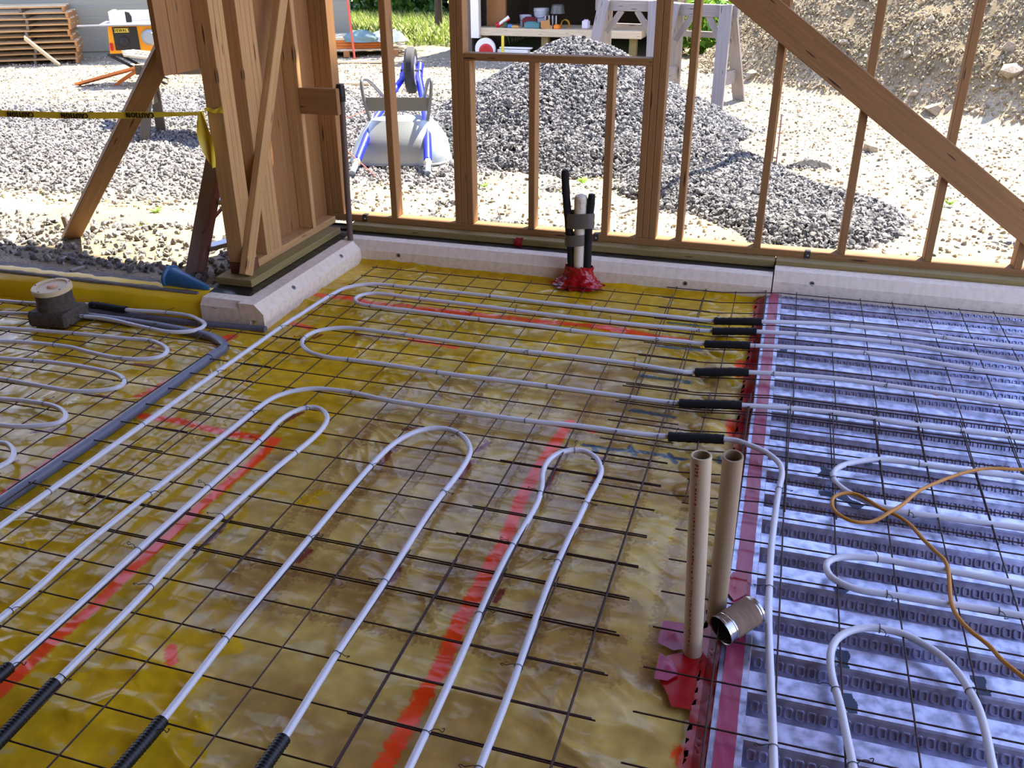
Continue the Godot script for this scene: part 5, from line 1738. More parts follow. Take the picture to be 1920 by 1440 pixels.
func table_saw() -> void:
	var at := Vector3(-8.42, 0.0, -10.60)
	var t := thing("table_saw", "yellow and black table saw on a folding stand", "table saw", at, "", 0.55)
	var st := mb()
	abox(st, Vector3(-0.34, 0.38, -0.26), Vector3(0.42, 0.41, 0.26), 0.006)
	lpart(t, "stand_frame", st, M.saw_dark)
	for s in [-1.0, 1.0]:
		st = mb()
		board(st, Vector3(-0.30, 0.38, 0.22 * s), Vector3(0.34, -0.0, 0.22 * s), 0.035, 0.03, Vector3(0, 1, 0), 0.004)
		lpart(t, "stand_leg", st, M.saw_dark)
		st = mb()
		board(st, Vector3(0.34, 0.38, 0.19 * s), Vector3(-0.34, 0.0, 0.19 * s), 0.035, 0.03, Vector3(0, 1, 0), 0.004)
		lpart(t, "stand_leg", st, M.orange_wood)
	st = mb()
	prism(st, Transform3D(Basis(), Vector3(0, 0.41, -0.25)), [Vector2(-0.30, 0.0), Vector2(0.36, 0.0), Vector2(0.36, 0.33), Vector2(-0.27, 0.33)], 0.5)
	lpart(t, "housing", st, M.saw_yellow)
	st = mb()
	abox(st, Vector3(-0.22, 0.45, 0.245), Vector3(0.08, 0.73, 0.262), 0.006)
	var panel := lpart(t, "front_panel", st, M.saw_dark)
	st = mb()
	abox(st, Vector3(-0.20, 0.665, 0.262), Vector3(-0.02, 0.715, 0.266), 0.001)
	lpart(t, "brand_plate", st, M.caution)
	var lt := lettering(t, "DEWALT", 0.035, Transform3D(), M.ink, 0.004)
	lt.transform = Transform3D(Basis(), Vector3(-0.11, 0.69, 0.267))
	st = mb()
	abox(st, Vector3(-0.285, 0.45, 0.25), Vector3(-0.245, 0.54, 0.275), 0.006)
	lpart(t, "switch", st, M.saw_red)
	st = mb()
	lathe(st, Transform3D(Basis(Vector3(1, 0, 0), PI / 2), Vector3(0.22, 0.60, 0.25)), [[0.10, 0.0], [0.10, 0.05], [0.07, 0.09], [0.0, 0.09]], 20)
	lpart(t, "motor", st, M.tub)
	st = mb()
	lathe(st, Transform3D(Basis(Vector3(1, 0, 0), PI / 2), Vector3(-0.10, 0.56, 0.262)), [[0.055, 0.0], [0.055, 0.02], [0.015, 0.03], [0.015, 0.05], [0.0, 0.05]], 18)
	lpart(t, "bevel_wheel", st, M.saw_dark)
	st = mb()
	abox(st, Vector3(-0.36, 0.74, -0.30), Vector3(0.46, 0.77, 0.30), 0.004)
	lpart(t, "table_top", st, M.aluminium)
	st = mb()
	abox(st, Vector3(-0.62, 0.745, 0.28), Vector3(0.30, 0.765, 0.32), 0.004)
	lpart(t, "fence_rail", st, M.aluminium)
	st = mb()
	abox(st, Vector3(-0.24, 0.77, -0.30), Vector3(-0.20, 0.91, 0.20), 0.004)
	abox(st, Vector3(-0.24, 0.77, -0.28), Vector3(0.34, 0.90, -0.25), 0.004)
	lpart(t, "sheet_fence", st, M.white_paint)
	st = mb()
	prism(st, Transform3D(Basis(), Vector3(-0.06, 0.77, 0.02)), [Vector2(0.0, 0.0), Vector2(0.07, 0.0), Vector2(0.075, 0.07), Vector2(0.05, 0.12), Vector2(0.0, 0.13)], 0.03)
	lpart(t, "blade_guard", st, M.saw_dark)


# ---------------------------------------------------------------- behind the window
func wheelbarrow() -> void:
	# turned over: rim on the ground, handles towards the house, wheel in the air at the far end
	var t := thing("wheelbarrow", "upturned wheelbarrow with blue rails and grey tub on the gravel", "wheelbarrow", Vector3(-3.20, 0.0, -7.28), "", 0.27)
	var st := mb()
	# tub: rim loop at the ground, smaller floor loop above; long axis -z is the nose
	var rim := []
	var top := []
	for k in 28:
		var a := TAU * k / 28.0
		var sx := signf(cos(a)) * pow(absf(cos(a)), 0.55)
		var sz := signf(sin(a)) * pow(absf(sin(a)), 0.55)
		rim.append(Vector3(sx * 0.41 * (1.0 - 0.12 * -sz), 0.012, sz * 0.50 - 0.08))
		top.append(Vector3(sx * 0.25, 0.345 if sz > 0.0 else 0.30, sz * 0.30 - 0.02))
	grid(st, 28, 8, func(i, j):
		var u: float = 1.0 - j / 8.0
		var bulge: float = sin(u * PI) * 0.10
		var q: Vector3 = rim[i % 28].lerp(top[i % 28], u)
		q.x *= 1.0 + bulge
		q.z = (q.z + 0.05) * (1.0 + bulge) - 0.05
		return q)
	lpart(t, "tub_side", st, M.tub)
	st = mb()
	face(st, top, Vector3.UP)
	lpart(t, "tub_floor", st, M.tub)
	st = mb()
	rim.append(rim[0])
	tube(st, rim, 0.012, 8, false)
	lpart(t, "rolled_rim", st, M.tub)
	for s in [-1.0, 1.0]:
		st = mb()
		tube(st, [Vector3(0.285 * s, 0.10, 0.62), Vector3(0.235 * s, 0.30, 0.15), Vector3(0.16 * s, 0.42, -0.30), Vector3(0.075 * s, 0.56, -0.74), Vector3(0.070 * s, 0.66, -0.92)], 0.034, 4)
		lpart(t, "rail", st, M.blue_paint)
		st = mb()
		tube(st, [Vector3(0.302 * s, 0.035, 0.80), Vector3(0.285 * s, 0.10, 0.62)], 0.024, 12)
		lpart(t, "grip", st, M.grip)
		st = mb()
		lathe(st, Transform3D(Basis(Quaternion(Vector3.UP, Vector3(0, 0.34, -0.94))), Vector3(0.289 * s, 0.085, 0.665)), [[0.024, -0.02], [0.034, 0.0], [0.026, 0.03]], 10)
		lpart(t, "rag_wrap", st, M.bleached)
		st = mb()
		tube(st, smooth_path([Vector3(0.24 * s, 0.33, 0.16), Vector3(0.275 * s, 0.50, 0.20), Vector3(0.29 * s, 0.64, 0.18), Vector3(0.28 * s, 0.66, 0.12), Vector3(0.24 * s, 0.62, 0.02), Vector3(0.17 * s, 0.45, -0.26)], 3), 0.016, 5)
		lpart(t, "leg", st, M.grey_steel)
	st = mb()
	board(st, Vector3(-0.27, 0.47, 0.19), Vector3(0.27, 0.47, 0.19), 0.11, 0.006, Vector3(0, 1, 0), 0.001)
	lpart(t, "leg_brace", st, M.grey_steel)
	var hub := Vector3(0.0, 0.62, -0.80)
	var b := Basis(Vector3(0, 0, 1), PI / 2)
	st = mb()
	lathe(st, Transform3D(b, hub), [[0.135, -0.045], [0.185, -0.045], [0.205, -0.025], [0.205, 0.025], [0.185, 0.045], [0.135, 0.045], [0.135, -0.045]], 28)
	lpart(t, "tyre", st, M.rubber)
	st = mb()
	lathe(st, Transform3D(b, hub), [[0.0, -0.03], [0.05, -0.03], [0.10, -0.012], [0.136, -0.04], [0.136, 0.04], [0.10, 0.012], [0.05, 0.03], [0.0, 0.03]], 28)
	lpart(t, "wheel_rim", st, M.white_paint)
	st = mb()
	tube(st, [hub - Vector3(0.10, 0, 0), hub + Vector3(0.10, 0, 0)], 0.010, 8)
	lpart(t, "axle", st, M.zinc_dark)
	st = mb()
	board(st, Vector3(-0.09, 0.67, -0.93), Vector3(0.09, 0.67, -0.93), 0.05, 0.03, Vector3(0, 1, 0), 0.004)
	lpart(t, "nose_guard", st, M.grey_steel)


func yard_back() -> void:
	wheelbarrow()
	# pallets with sheet goods at the edge of the grass
	var t := thing("loaded_pallet", "pallet of boards under sheet goods at the edge of the grass", "pallet", Vector3(-7.3, 0, -14.6), "", 0.45)
	for k in 3:
		var st := mb()
		abox(st, Vector3(-0.9 + k * 0.8, 0.0, -0.5), Vector3(-0.8 + k * 0.8, 0.10, 0.5), 0.004)
		lpart(t, "bearer", st, M.pine_warm)
	for k in 5:
		var st := mb()
		abox(st, Vector3(-0.95, 0.10, -0.5 + k * 0.21), Vector3(0.95, 0.125, -0.36 + k * 0.21), 0.004)
		lpart(t, "slat", st, M.bleached)
	for k in 4:
		var st := mb()
		abox(st, Vector3(-0.9 + 0.03 * k, 0.126 + k * 0.045, -0.42), Vector3(0.55 + 0.08 * k, 0.168 + k * 0.045, 0.40), 0.004)
		solo_at(st, t, ["lowest bundle of orange boards on the loaded pallet", "second bundle of orange boards on the loaded pallet", "third bundle of orange boards on the loaded pallet", "pale sheet on top of the loaded pallet"][k], M.orange_wood if k < 3 else M.bleached)
	for q in [[Vector3(-6.95, 0.12, -14.35), "grey-green tarp bundle on the loaded pallet", Color(0.42, 0.52, 0.50)], [Vector3(-6.55, 0.12, -14.55), "white bag on the end of the loaded pallet", Color(0.85, 0.88, 0.88)]]:
		var st := mb()
		var nn := noise(2.5, 101 + int(q[0].x * 10.0), 3)
		grid(st, 18, 8, func(i, j):
			var a: float = TAU * (1.0 - i / 18.0)
			var u: float = (1.0 - j / 8.0) * PI / 2.0
			var rr: float = 0.22 * (1.0 + 0.3 * nn.get_noise_2d(cos(a) + sin(a) * 0.7, u * 2.0))
			return q[0] + Vector3(cos(a) * cos(u) * rr * 1.4, sin(u) * rr * 0.75 + 0.12, sin(a) * cos(u) * rr))
		solo("tarp_bundle", st, flat_mat(q[2], 0.7), q[1], "bundle")
	for q in [[Vector3(-7.4, 0.0, -13.2), Vector3(-5.9, 0.02, -13.7), "long pale plank on the dirt before the loaded pallet"], [Vector3(-6.2, 0.0, -11.1), Vector3(-5.4, 0.02, -11.3), "short pale plank on the gravel beyond the corner stud"]]:
		var st := mb()
		board(st, q[0] + Vector3(0, 0.02, 0), q[1], 0.12, 0.03, Vector3(0, 0, 1), 0.003)
		solo("yard_plank", st, M.bleached, q[2], "plank")
	var st3 := mb()
	tube(st3, [Vector3(-6.90, 0.0, -13.95), Vector3(-7.03, 2.4, -13.95)], 0.016, 6)
	solo("marker_pole", st3, M.string, "thin orange marker pole before the loaded pallet", "pole")
	st3 = mb()
	tube(st3, [Vector3(-3.081,0.01,-6.456), Vector3(-3.819,0,-7.873) + Vector3(0.25, 0.36, 1.35), Vector3(-3.72, 0.30, -7.9)], 0.0035, 5)
	solo("string_line", st3, M.string, "pink string line stretched past the wheelbarrow handle", "string")
	workshop()


func solo_at(st: SurfaceTool, t: Node3D, label: String, m: Material) -> void:
	var o := MeshInstance3D.new()
	o.name = numbered("board_bundle")
	o.mesh = st.commit()
	o.material_override = m
	o.transform = t.transform
	add_child(o)
	tag(o, label, "boards", "boards on the loaded pallet")


func bucket(at: Vector3, r: float, h: float, m: Material, label: String, group := "white buckets on the workbench") -> void:
	var t := thing("plastic_bucket", label, "bucket", at, group)
	var st := mb()
	lathe(st, Transform3D(), [[0.0, 0.0], [r * 0.86, 0.0], [r * 0.98, h * 0.82], [r * 1.04, h * 0.83], [r * 1.04, h * 0.87], [r * 0.99, h * 0.88], [r, h], [r * 0.94, h], [r * 0.84, 0.02], [0.0, 0.02]], 22)
	lpart(t, "shell", st, m)
	st = mb()
	var arc := []
	for k in 9: arc.append(Vector3(cos(PI * k / 8.0) * r, h * 0.8 - sin(PI * k / 8.0) * h * 0.35, r * 0.6 * sin(PI * k / 8.0) + r * 0.35))
	tube(st, arc, 0.004, 5)
	lpart(t, "bail", st, M.zinc_dark)


func workshop() -> void:
	# open-fronted work shed; bench height follows the floor inside it
	var t := thing("work_shed", "open-fronted wooden work shed in deep shade behind the gravel pile", "shed", Vector3(-3.6, 0, -16.6))
	var st := mb()
	abox(st, Vector3(-5.3, 0.0, -18.6), Vector3(-1.9, 2.6, -18.5), 0.0)
	part(t, "back_wall", st, M.weathered_dark)
	st = mb()
	abox(st, Vector3(-5.32, 0.0, -18.5), Vector3(-5.24, 2.6, -15.0), 0.0)
	part(t, "side_wall", st, M.weathered_dark)
	st = mb()
	abox(st, Vector3(-2.0, 0.0, -18.5), Vector3(-1.9, 2.6, -15.2), 0.0)
	part(t, "side_wall", st, M.weathered_dark)
	st = mb()
	abox(st, Vector3(-5.5, 1.85, -18.9), Vector3(-1.7, 1.98, -14.3), 0.01)
	part(t, "roof", st, M.weathered_dark)
	st = mb()
	abox(st, Vector3(-5.22, 0.28, -15.02), Vector3(-5.08, 2.4, -14.90), 0.004)
	part(t, "front_post", st, M.white_paint)
	st = mb()
	abox(st, Vector3(-5.05, 0.42, -15.3), Vector3(-4.72, 2.4, -15.22), 0.004)
	part(t, "plywood_cheek", st, M.plywood)
	# bench
	t = thing("workbench", "long wooden workbench cluttered with tools in the work shed", "workbench", Vector3(-3.9, 0, -15.2))
	st = mb()
	abox(st, Vector3(-5.15, 0.32, -15.9), Vector3(-2.4, 0.44, -14.95), 0.006)
	part(t, "top", st, M.bleached)
	for x in [-5.1, -4.05, -2.6]:
		st = mb()
		abox(st, Vector3(x, 0.0, -15.15), Vector3(x + 0.12, 0.32, -15.02), 0.006)
		part(t, "leg", st, M.treated)
	var by := 0.44
	bucket(Vector3(-4.22, by, -15.65), 0.13, 0.27, M.bucket, "large white bucket at the back of the workbench")
	bucket(Vector3(-4.47, by, -15.55), 0.10, 0.17, M.bucket, "small white bucket at the back of the workbench")
	# caulking gun
	t = thing("caulking_gun", "red and white caulking gun tilted on the workbench", "caulking gun", Vector3(-4.72, by, -15.1))
	st = mb()
	tube(st, [Vector3(-4.80, by + 0.03, -15.06), Vector3(-4.62, by + 0.16, -15.10)], 0.030, 12)
	part(t, "cartridge", st, M.white_paint)
	st = mb()
	tube(st, [Vector3(-4.83, by + 0.035, -15.04), Vector3(-4.78, by + 0.045, -15.06)], 0.040, 12)
	tube(st, [Vector3(-4.81, by + 0.0, -15.04), Vector3(-4.60, by + 0.13, -15.08)], 0.012, 8)
	part(t, "frame", st, M.saw_red)
	# bits and pieces along the bench edge
	for q in [["green_tub", "small green tub on the workbench", Vector3(-4.66, by + 0.04, -15.02), Vector3(0.07, 0.08, 0.07), Color(0.20, 0.34, 0.20)], ["blue_box", "small blue and white box on the workbench", Vector3(-4.57, by + 0.025, -15.0), Vector3(0.09, 0.05, 0.07), Color(0.30, 0.48, 0.72)], ["drill_case", "teal drill case on the workbench edge", Vector3(-4.20, by + 0.045, -15.03), Vector3(0.26, 0.09, 0.12), Color(0.30, 0.50, 0.52)], ["red_toolbox", "dark red toolbox between the buckets", Vector3(-4.32, by + 0.07, -15.3), Vector3(0.24, 0.13, 0.14), Color(0.42, 0.10, 0.12)], ["orange_tool", "orange tool body beside the black crate", Vector3(-3.78, by + 0.03, -15.0), Vector3(0.10, 0.06, 0.08), Color(0.92, 0.52, 0.12)], ["wood_chock", "tan wood chock at the bench edge", Vector3(-4.48, by + 0.02, -14.98), Vector3(0.12, 0.04, 0.05), Color(0.78, 0.60, 0.36)], ["white_jar", "white jar near the shaded end of the workbench", Vector3(-3.35, by + 0.06, -15.2), Vector3(0.11, 0.12, 0.10), Color(0.85, 0.82, 0.86)]]:
		st = mb()
		cbox(st, Transform3D(Basis(Vector3.UP, rng.randf_range(-0.4, 0.4)), q[2]), q[3], 0.012)
		cbox(st, Transform3D(Basis(Vector3.UP, rng.randf_range(-0.4, 0.4)), q[2] + Vector3(0, q[3].y * 0.55, 0)), q[3] * Vector3(0.7, 0.2, 0.7), 0.008)
		solo(q[0], st, flat_mat(q[4], 0.6), q[1], "tool")
	# tan boot
	st = mb()
	prism(st, Transform3D(Basis(Vector3.UP, 0.2), Vector3(-4.03, by, -15.0)), [Vector2(0.0, 0.0), Vector2(0.17, 0.0), Vector2(0.17, 0.04), Vector2(0.13, 0.06), Vector2(0.12, 0.15), Vector2(0.05, 0.12), Vector2(-0.02, 0.13), Vector2(-0.02, 0.03)], 0.06)
	solo("tan_pouch", st, flat_mat(Color(0.72, 0.52, 0.30), 0.8), "folded tan leather tool pouch on the workbench", "pouch")
	# black crate with bars
	t = thing("black_crate", "black barred crate on the workbench", "crate", Vector3(-3.90, by, -15.15))
	st = mb()
	abox(st, Vector3(-4.0, by + 0.01, -15.24), Vector3(-3.80, by + 0.18, -15.06), 0.01)
	part(t, "body", st, M.black)
	for k in 4:
		st = mb()
		abox(st, Vector3(-4.0 + k * 0.06, by + 0.01, -15.06), Vector3(-3.98 + k * 0.06, by + 0.20, -15.045), 0.004)
		part(t, "bar", st, M.aluminium)
	st = mb()
	lathe(st, Transform3D(Basis(), Vector3(-3.90, by + 0.2, -15.5)), [[0.12, 0.0], [0.10, 0.12], [0.085, 0.14], [0.0, 0.14]], 16)
	solo("grey_basket", st, M.grey_steel, "upturned grey basket behind the black crate", "basket")
	# coils hanging inside
	for q in [[Vector3(-3.05, 0.98, -15.6), 0.13, "yellow coil of cord hanging in the work shed"], [Vector3(-3.70, by + 0.05, -15.25), 0.07, "small yellow coil lying on the workbench"]]:
		st = mb()
		for c in 5:
			var ring := []
			for k in 17: ring.append(q[0] + Vector3(cos(TAU * k / 16.0) * (q[1] + 0.01 * sin(c * 3.0)), sin(TAU * k / 16.0) * (q[1] * 1.1), 0.015 * c + 0.01 * sin(k * 1.3 + c)))
			tube(st, ring, 0.008, 6, false)
		solo("cord_coil", st, M.cord, q[2], "cord", "cord coils in the work shed")
	# chop saw under the bench
	t = thing("chop_saw", "white and red chop saw on the ground under the workbench", "chop saw", Vector3(-5.0, 0.0, -14.7))
	st = mb()
	lathe(st, Transform3D(Basis(Vector3(1, 0, 0), PI / 2), Vector3(-4.90, 0.14, -14.72)), [[0.0, 0.0], [0.17, 0.0], [0.17, 0.06], [0.0, 0.06]], 26)
	part(t, "blade_guard", st, M.white_paint)
	st = mb()
	lathe(st, Transform3D(Basis(Vector3(1, 0, 0), PI / 2), Vector3(-4.88, 0.10, -14.66)), [[0.0, 0.02], [0.10, 0.02], [0.125, 0.0], [0.125, -0.02]], 26)
	part(t, "blade_cover", st, M.saw_red)
	st = mb()
	abox(st, Vector3(-5.1, 0.0, -14.85), Vector3(-4.68, 0.035, -14.55), 0.006)
	part(t, "base", st, M.grey_steel)
	for q in [[Vector3(-4.72, 0.06, -14.9), Vector3(-4.20, 0.13, -14.75), "white carton on the ground under the workbench"], [Vector3(-4.70, 0.14, -14.88), Vector3(-4.15, 0.165, -14.8), "white trim board on the carton under the workbench"]]:
		st = mb()
		abox(st, q[0], q[1], 0.006)
		solo("white_carton", st, M.white_paint, q[2], "carton")
	st = mb()
	abox(st, Vector3(-4.60, 0.0, -14.62), Vector3(-4.555, 0.36, -14.60), 0.003)
	solo("yellow_level", st, M.caution, "yellow spirit level standing against the workbench", "level")


# ---------------------------------------------------------------- right yard
func trestle(label: String, at: Vector3, turn: float, length: float, height: float, m: Material) -> void:
	var t := thing("timber_trestle", label, "trestle", at, "tall grey timber trestles", turn)
	var st := mb()
	abox(st, Vector3(-length / 2, height - 0.13, -0.04), Vector3(length / 2, height, 0.04), 0.004)
	lpart(t, "beam", st, m)
	for sx in [-1.0, 1.0]:
		for sz in [-1.0, 1.0]:
			st = mb()
			board(st, Vector3(sx * (length / 2 - 0.13), height, sz * 0.06), Vector3(sx * (length / 2 - 0.02), 0.0, sz * 0.34), 0.14, 0.038, Vector3(1, 0, 0), 0.003)
			lpart(t, "leg", st, m)
		st = mb()
		board(st, Vector3(sx * (length / 2 - 0.16), height * 0.62, 0.02), Vector3(sx * 0.10, height - 0.12, 0.02), 0.075, 0.03, Vector3(0, 1, 0), 0.003)
		lpart(t, "knee_brace", st, m)
		st = mb()
		abox(st, Vector3(sx * (length / 2 - 0.075) - 0.015, height * 0.20, -0.24), Vector3(sx * (length / 2 - 0.075) + 0.015, height * 0.34, 0.24), 0.003)
		lpart(t, "gusset", st, M.weathered)
	st = mb()
	abox(st, Vector3(-length / 2 + 0.1, height * 0.66, -0.16), Vector3(length / 2 - 0.1, height * 0.72, -0.12), 0.003)
	lpart(t, "rail", st, m)


func yard_right() -> void:
	trestle("tall grey timber trestle in front of the spoil bank", Vector3(-1.10, 0.0, -11.0), -0.30, 0.88, 1.06, M.weathered)
	trestle("tall grey timber trestle just behind the top of the gravel pile", Vector3(-2.12, 0.0, -12.2), -0.16, 0.92, 1.03, M.weathered)
	var st := mb()
	board(st, Vector3(-0.114, -0.02, -7.92), Vector3(-0.114, 3.75, -7.92), 0.045, 0.022, Vector3(1, 0, 0), 0.002)
	solo("tall_stake", st, M.pine, "tall thin timber stake casting the long shadow on the stone", "stake")
	st = mb()
	tube(st, [Vector3(-0.060, -0.02, -7.75), Vector3(-0.066, 0.42, -7.78)], 0.007, 6)
	solo("rebar_pin", st, M.ladder_red, "short rusty bar beside the tall stake", "bar")
	# dark rag on the dirt
	st = mb()
	var nn := noise(4.0, 111, 4)
	var c := Vector3(0.222,0.02,-7.918)
	grid(st, 22, 14, func(i, j):
		var u: float = i / 22.0 - 0.5
		var v: float = j / 14.0 - 0.5
		var e: float = 1.0 - clampf(Vector2(u * 2.0, v * 2.0).length(), 0.0, 1.0)
		return Vector3(c.x + u * 0.34, surf_y(c.x + u * 0.34, c.z + v * 0.22) - 0.004 + pow(e, 0.6) * 0.035 + 0.07 * absf(nn.get_noise_2d(u * 5.0, v * 5.0)) * pow(e, 0.5), c.z + v * 0.24 * (0.7 + 0.5 * nn.get_noise_2d(u * 4.0, 4.0))))
	solo("dark_rag", st, M.cloth, "crumpled dark rag lying on the dirt", "rag")
	# pale rocks on the bank
	var big := [[Vector3(1.457,0.073,-10.591), 0.13, "largest pale boulder at the foot of the bank"], [Vector3(2.06,0.489,-10.417), 0.12, "pale angular boulder high on the bank behind the diagonal brace"], [Vector3(0.511,0.591,-11.991), 0.075, "pale rock alone on the upper bank"], [Vector3(1.157,0.538,-11.322), 0.08, "upright pale rock in the middle of the bank"], [Vector3(1.256,0.714,-11.431), 0.07, "flat pale rock under the top of the frame"], [Vector3(-0.553,0.108,-12.573), 0.09, "flat pale rock beside the trestle foot"], [Vector3(1.364,0.883,-11.562), 0.06, "small pale rock high above the upright one"], [Vector3(1.805,0.099,-10.291), 0.07, "rock half buried right of the largest boulder"], [Vector3(2.034,0.685,-10.662), 0.08, "pale rock above the angular boulder"], [Vector3(1.582,0.093,-10.499), 0.07, "small rock touching the largest boulder"], [Vector3(0.714,-0.001,-8.591), 0.11, "white flat rock in the track"], [Vector3(1.266,0.184,-10.905), 0.06, "small rock above the largest boulder"], [Vector3(1.944,0.334,-10.395), 0.06, "small rock below the angular boulder"], [Vector3(0.119,0.111,-11.916), 0.06, "small pale rock left of the brace"], [Vector3(-1.473,0.048,-14.895), 0.10, "brown clod between the two studs"]]
	var k := 0
	for q in big:
		var p: Vector3 = q[0]
		st = mb()
		var sm := stone_mesh(200 + k, 0.7)
		st.append_from(sm, 0, Transform3D(Basis.from_euler(Vector3(0.2 * k, 1.1 * k, 0.0)).scaled(Vector3.ONE * q[1] * 2.0), p + Vector3(0, q[1] * 0.2, 0)))
		solo("bank_rock", st, M.rock, q[2], "rock", "pale rocks on the spoil bank")
		k += 1
	# sprouts
	for q in [[Vector3(-0.511,0,-6.792), 0.07, "bright weed on the stone by the pole shadow"], [Vector3(-0.562,0,-6.986), 0.05, "small weed above the pole shadow"], [Vector3(-1.4,0.08,-6.4), 0.06, "small weed on the gravel behind the vent pipe"], [Vector3(-2.162,0,-6.402), 0.05, "small weed on the dirt by the window stud"], [Vector3(1.155,0,-6.828), 0.05, "small weed in the dirt under the brace"], [Vector3(-3.789,0.06,-4.538), 0.06, "weed in the sunlit dirt before the ladder"], [Vector3(-3.97,0.06,-4.898), 0.05, "smaller weed behind the one before the ladder"], [Vector3(-4.248,0.06,-4.657), 0.04, "tiny weed beside the slanting brace"]]:
		st = mb()
		for n in 16:
			var a := rng.randf() * TAU
			var r: float = q[1] * rng.randf_range(0.5, 1.0)
			var b: Vector3 = q[0]
			var tip: Vector3 = b + Vector3(cos(a) * r, r * rng.randf_range(0.5, 1.2), sin(a) * r)
			var sd := Vector3(-sin(a), 0, cos(a)) * r * 0.22
			var m1 := b.lerp(tip, 0.55) + Vector3(0, r * 0.15, 0)
			face(st, [b, m1 + sd, tip, m1 - sd], Vector3(cos(a) * -0.3, 1, sin(a) * -0.3).normalized())
		solo("weed", st, M.leaf_light, q[2], "weed", "weeds in the yard")

# ---------------------------------------------------------------- trees and grass at the edge of the clearing
func leaf_cloud(st: SurfaceTool, c: Vector3, r: Vector3, count: int, size: float, g: RandomNumberGenerator) -> void:
	for k in count:
		var d := Vector3(g.randfn(), g.randfn(), g.randfn()).normalized()
		var q := c + d * r * pow(g.randf(), 0.45)
		var n := (d + Vector3(g.randfn(), g.randfn(), g.randfn()) * 0.7).normalized()
		var a := n.cross(Vector3(g.randfn(), g.randfn(), g.randfn())).normalized()
		var b := n.cross(a)
		var s := size * g.randf_range(0.6, 1.3)
		face(st, [q - a * s, q + b * s * 0.45, q + a * s, q - b * s * 0.45], n)


func tree(label: String, at: Vector3, height: float, crown: Vector3, m: Material, count: int, seed_: int, trunk_r := 0.11, bare := 0.32, leaf := 0.13) -> void:
	var g := RandomNumberGenerator.new()
	g.seed = seed_
	var t := thing("leafy_tree", label, "tree", at, "trees at the edge of the clearing")
	var st := mb()
	var p := []
	var rr := []
	for k in 7:
		var u := k / 6.0
		p.append(Vector3(sin(u * 3.0 + seed_) * 0.12 * u, u * height * 0.86, cos(u * 2.3 + seed_) * 0.12 * u))
		rr.append(trunk_r * (1.0 - 0.72 * u))
	tube(st, p, rr, 8)
	lpart(t, "trunk", st, M.bark)
	for k in 4:
		st = mb()
		var y := height * (bare + 0.12 * k)
		var a := g.randf() * TAU
		tube(st, [Vector3(0, y, 0), Vector3(cos(a) * crown.x * 0.4, y + 0.35, sin(a) * crown.z * 0.4), Vector3(cos(a) * crown.x * 0.75, y + 0.8, sin(a) * crown.z * 0.75)], [trunk_r * 0.4, trunk_r * 0.3, trunk_r * 0.12], 6)
		lpart(t, "branch", st, M.bark)
	st = mb()
	for k in 9:
		var a := g.randf() * TAU
		var u := g.randf()
		var c := Vector3(cos(a) * crown.x * 0.55, lerpf(height * bare + crown.y * 0.15, height - crown.y * 0.2, u), sin(a) * crown.z * 0.55)
		leaf_cloud(st, c, crown * 0.55, count / 9, leaf, g)
	lpart(t, "foliage", st, m)


func shrub(label: String, at: Vector3, r: Vector3, m: Material, count: int, seed_: int) -> void:
	var g := RandomNumberGenerator.new()
	g.seed = seed_
	var st := mb()
	leaf_cloud(st, at + Vector3(0, r.y * 0.8, 0), r, count, 0.09, g)
	for k in 5:
		var a := g.randf() * TAU
		tube(st, [at, at + Vector3(cos(a) * r.x * 0.5, r.y, sin(a) * r.z * 0.5)], 0.012, 5)
	solo("leafy_shrub", st, m, label, "shrub", "shrubs at the edge of the clearing")


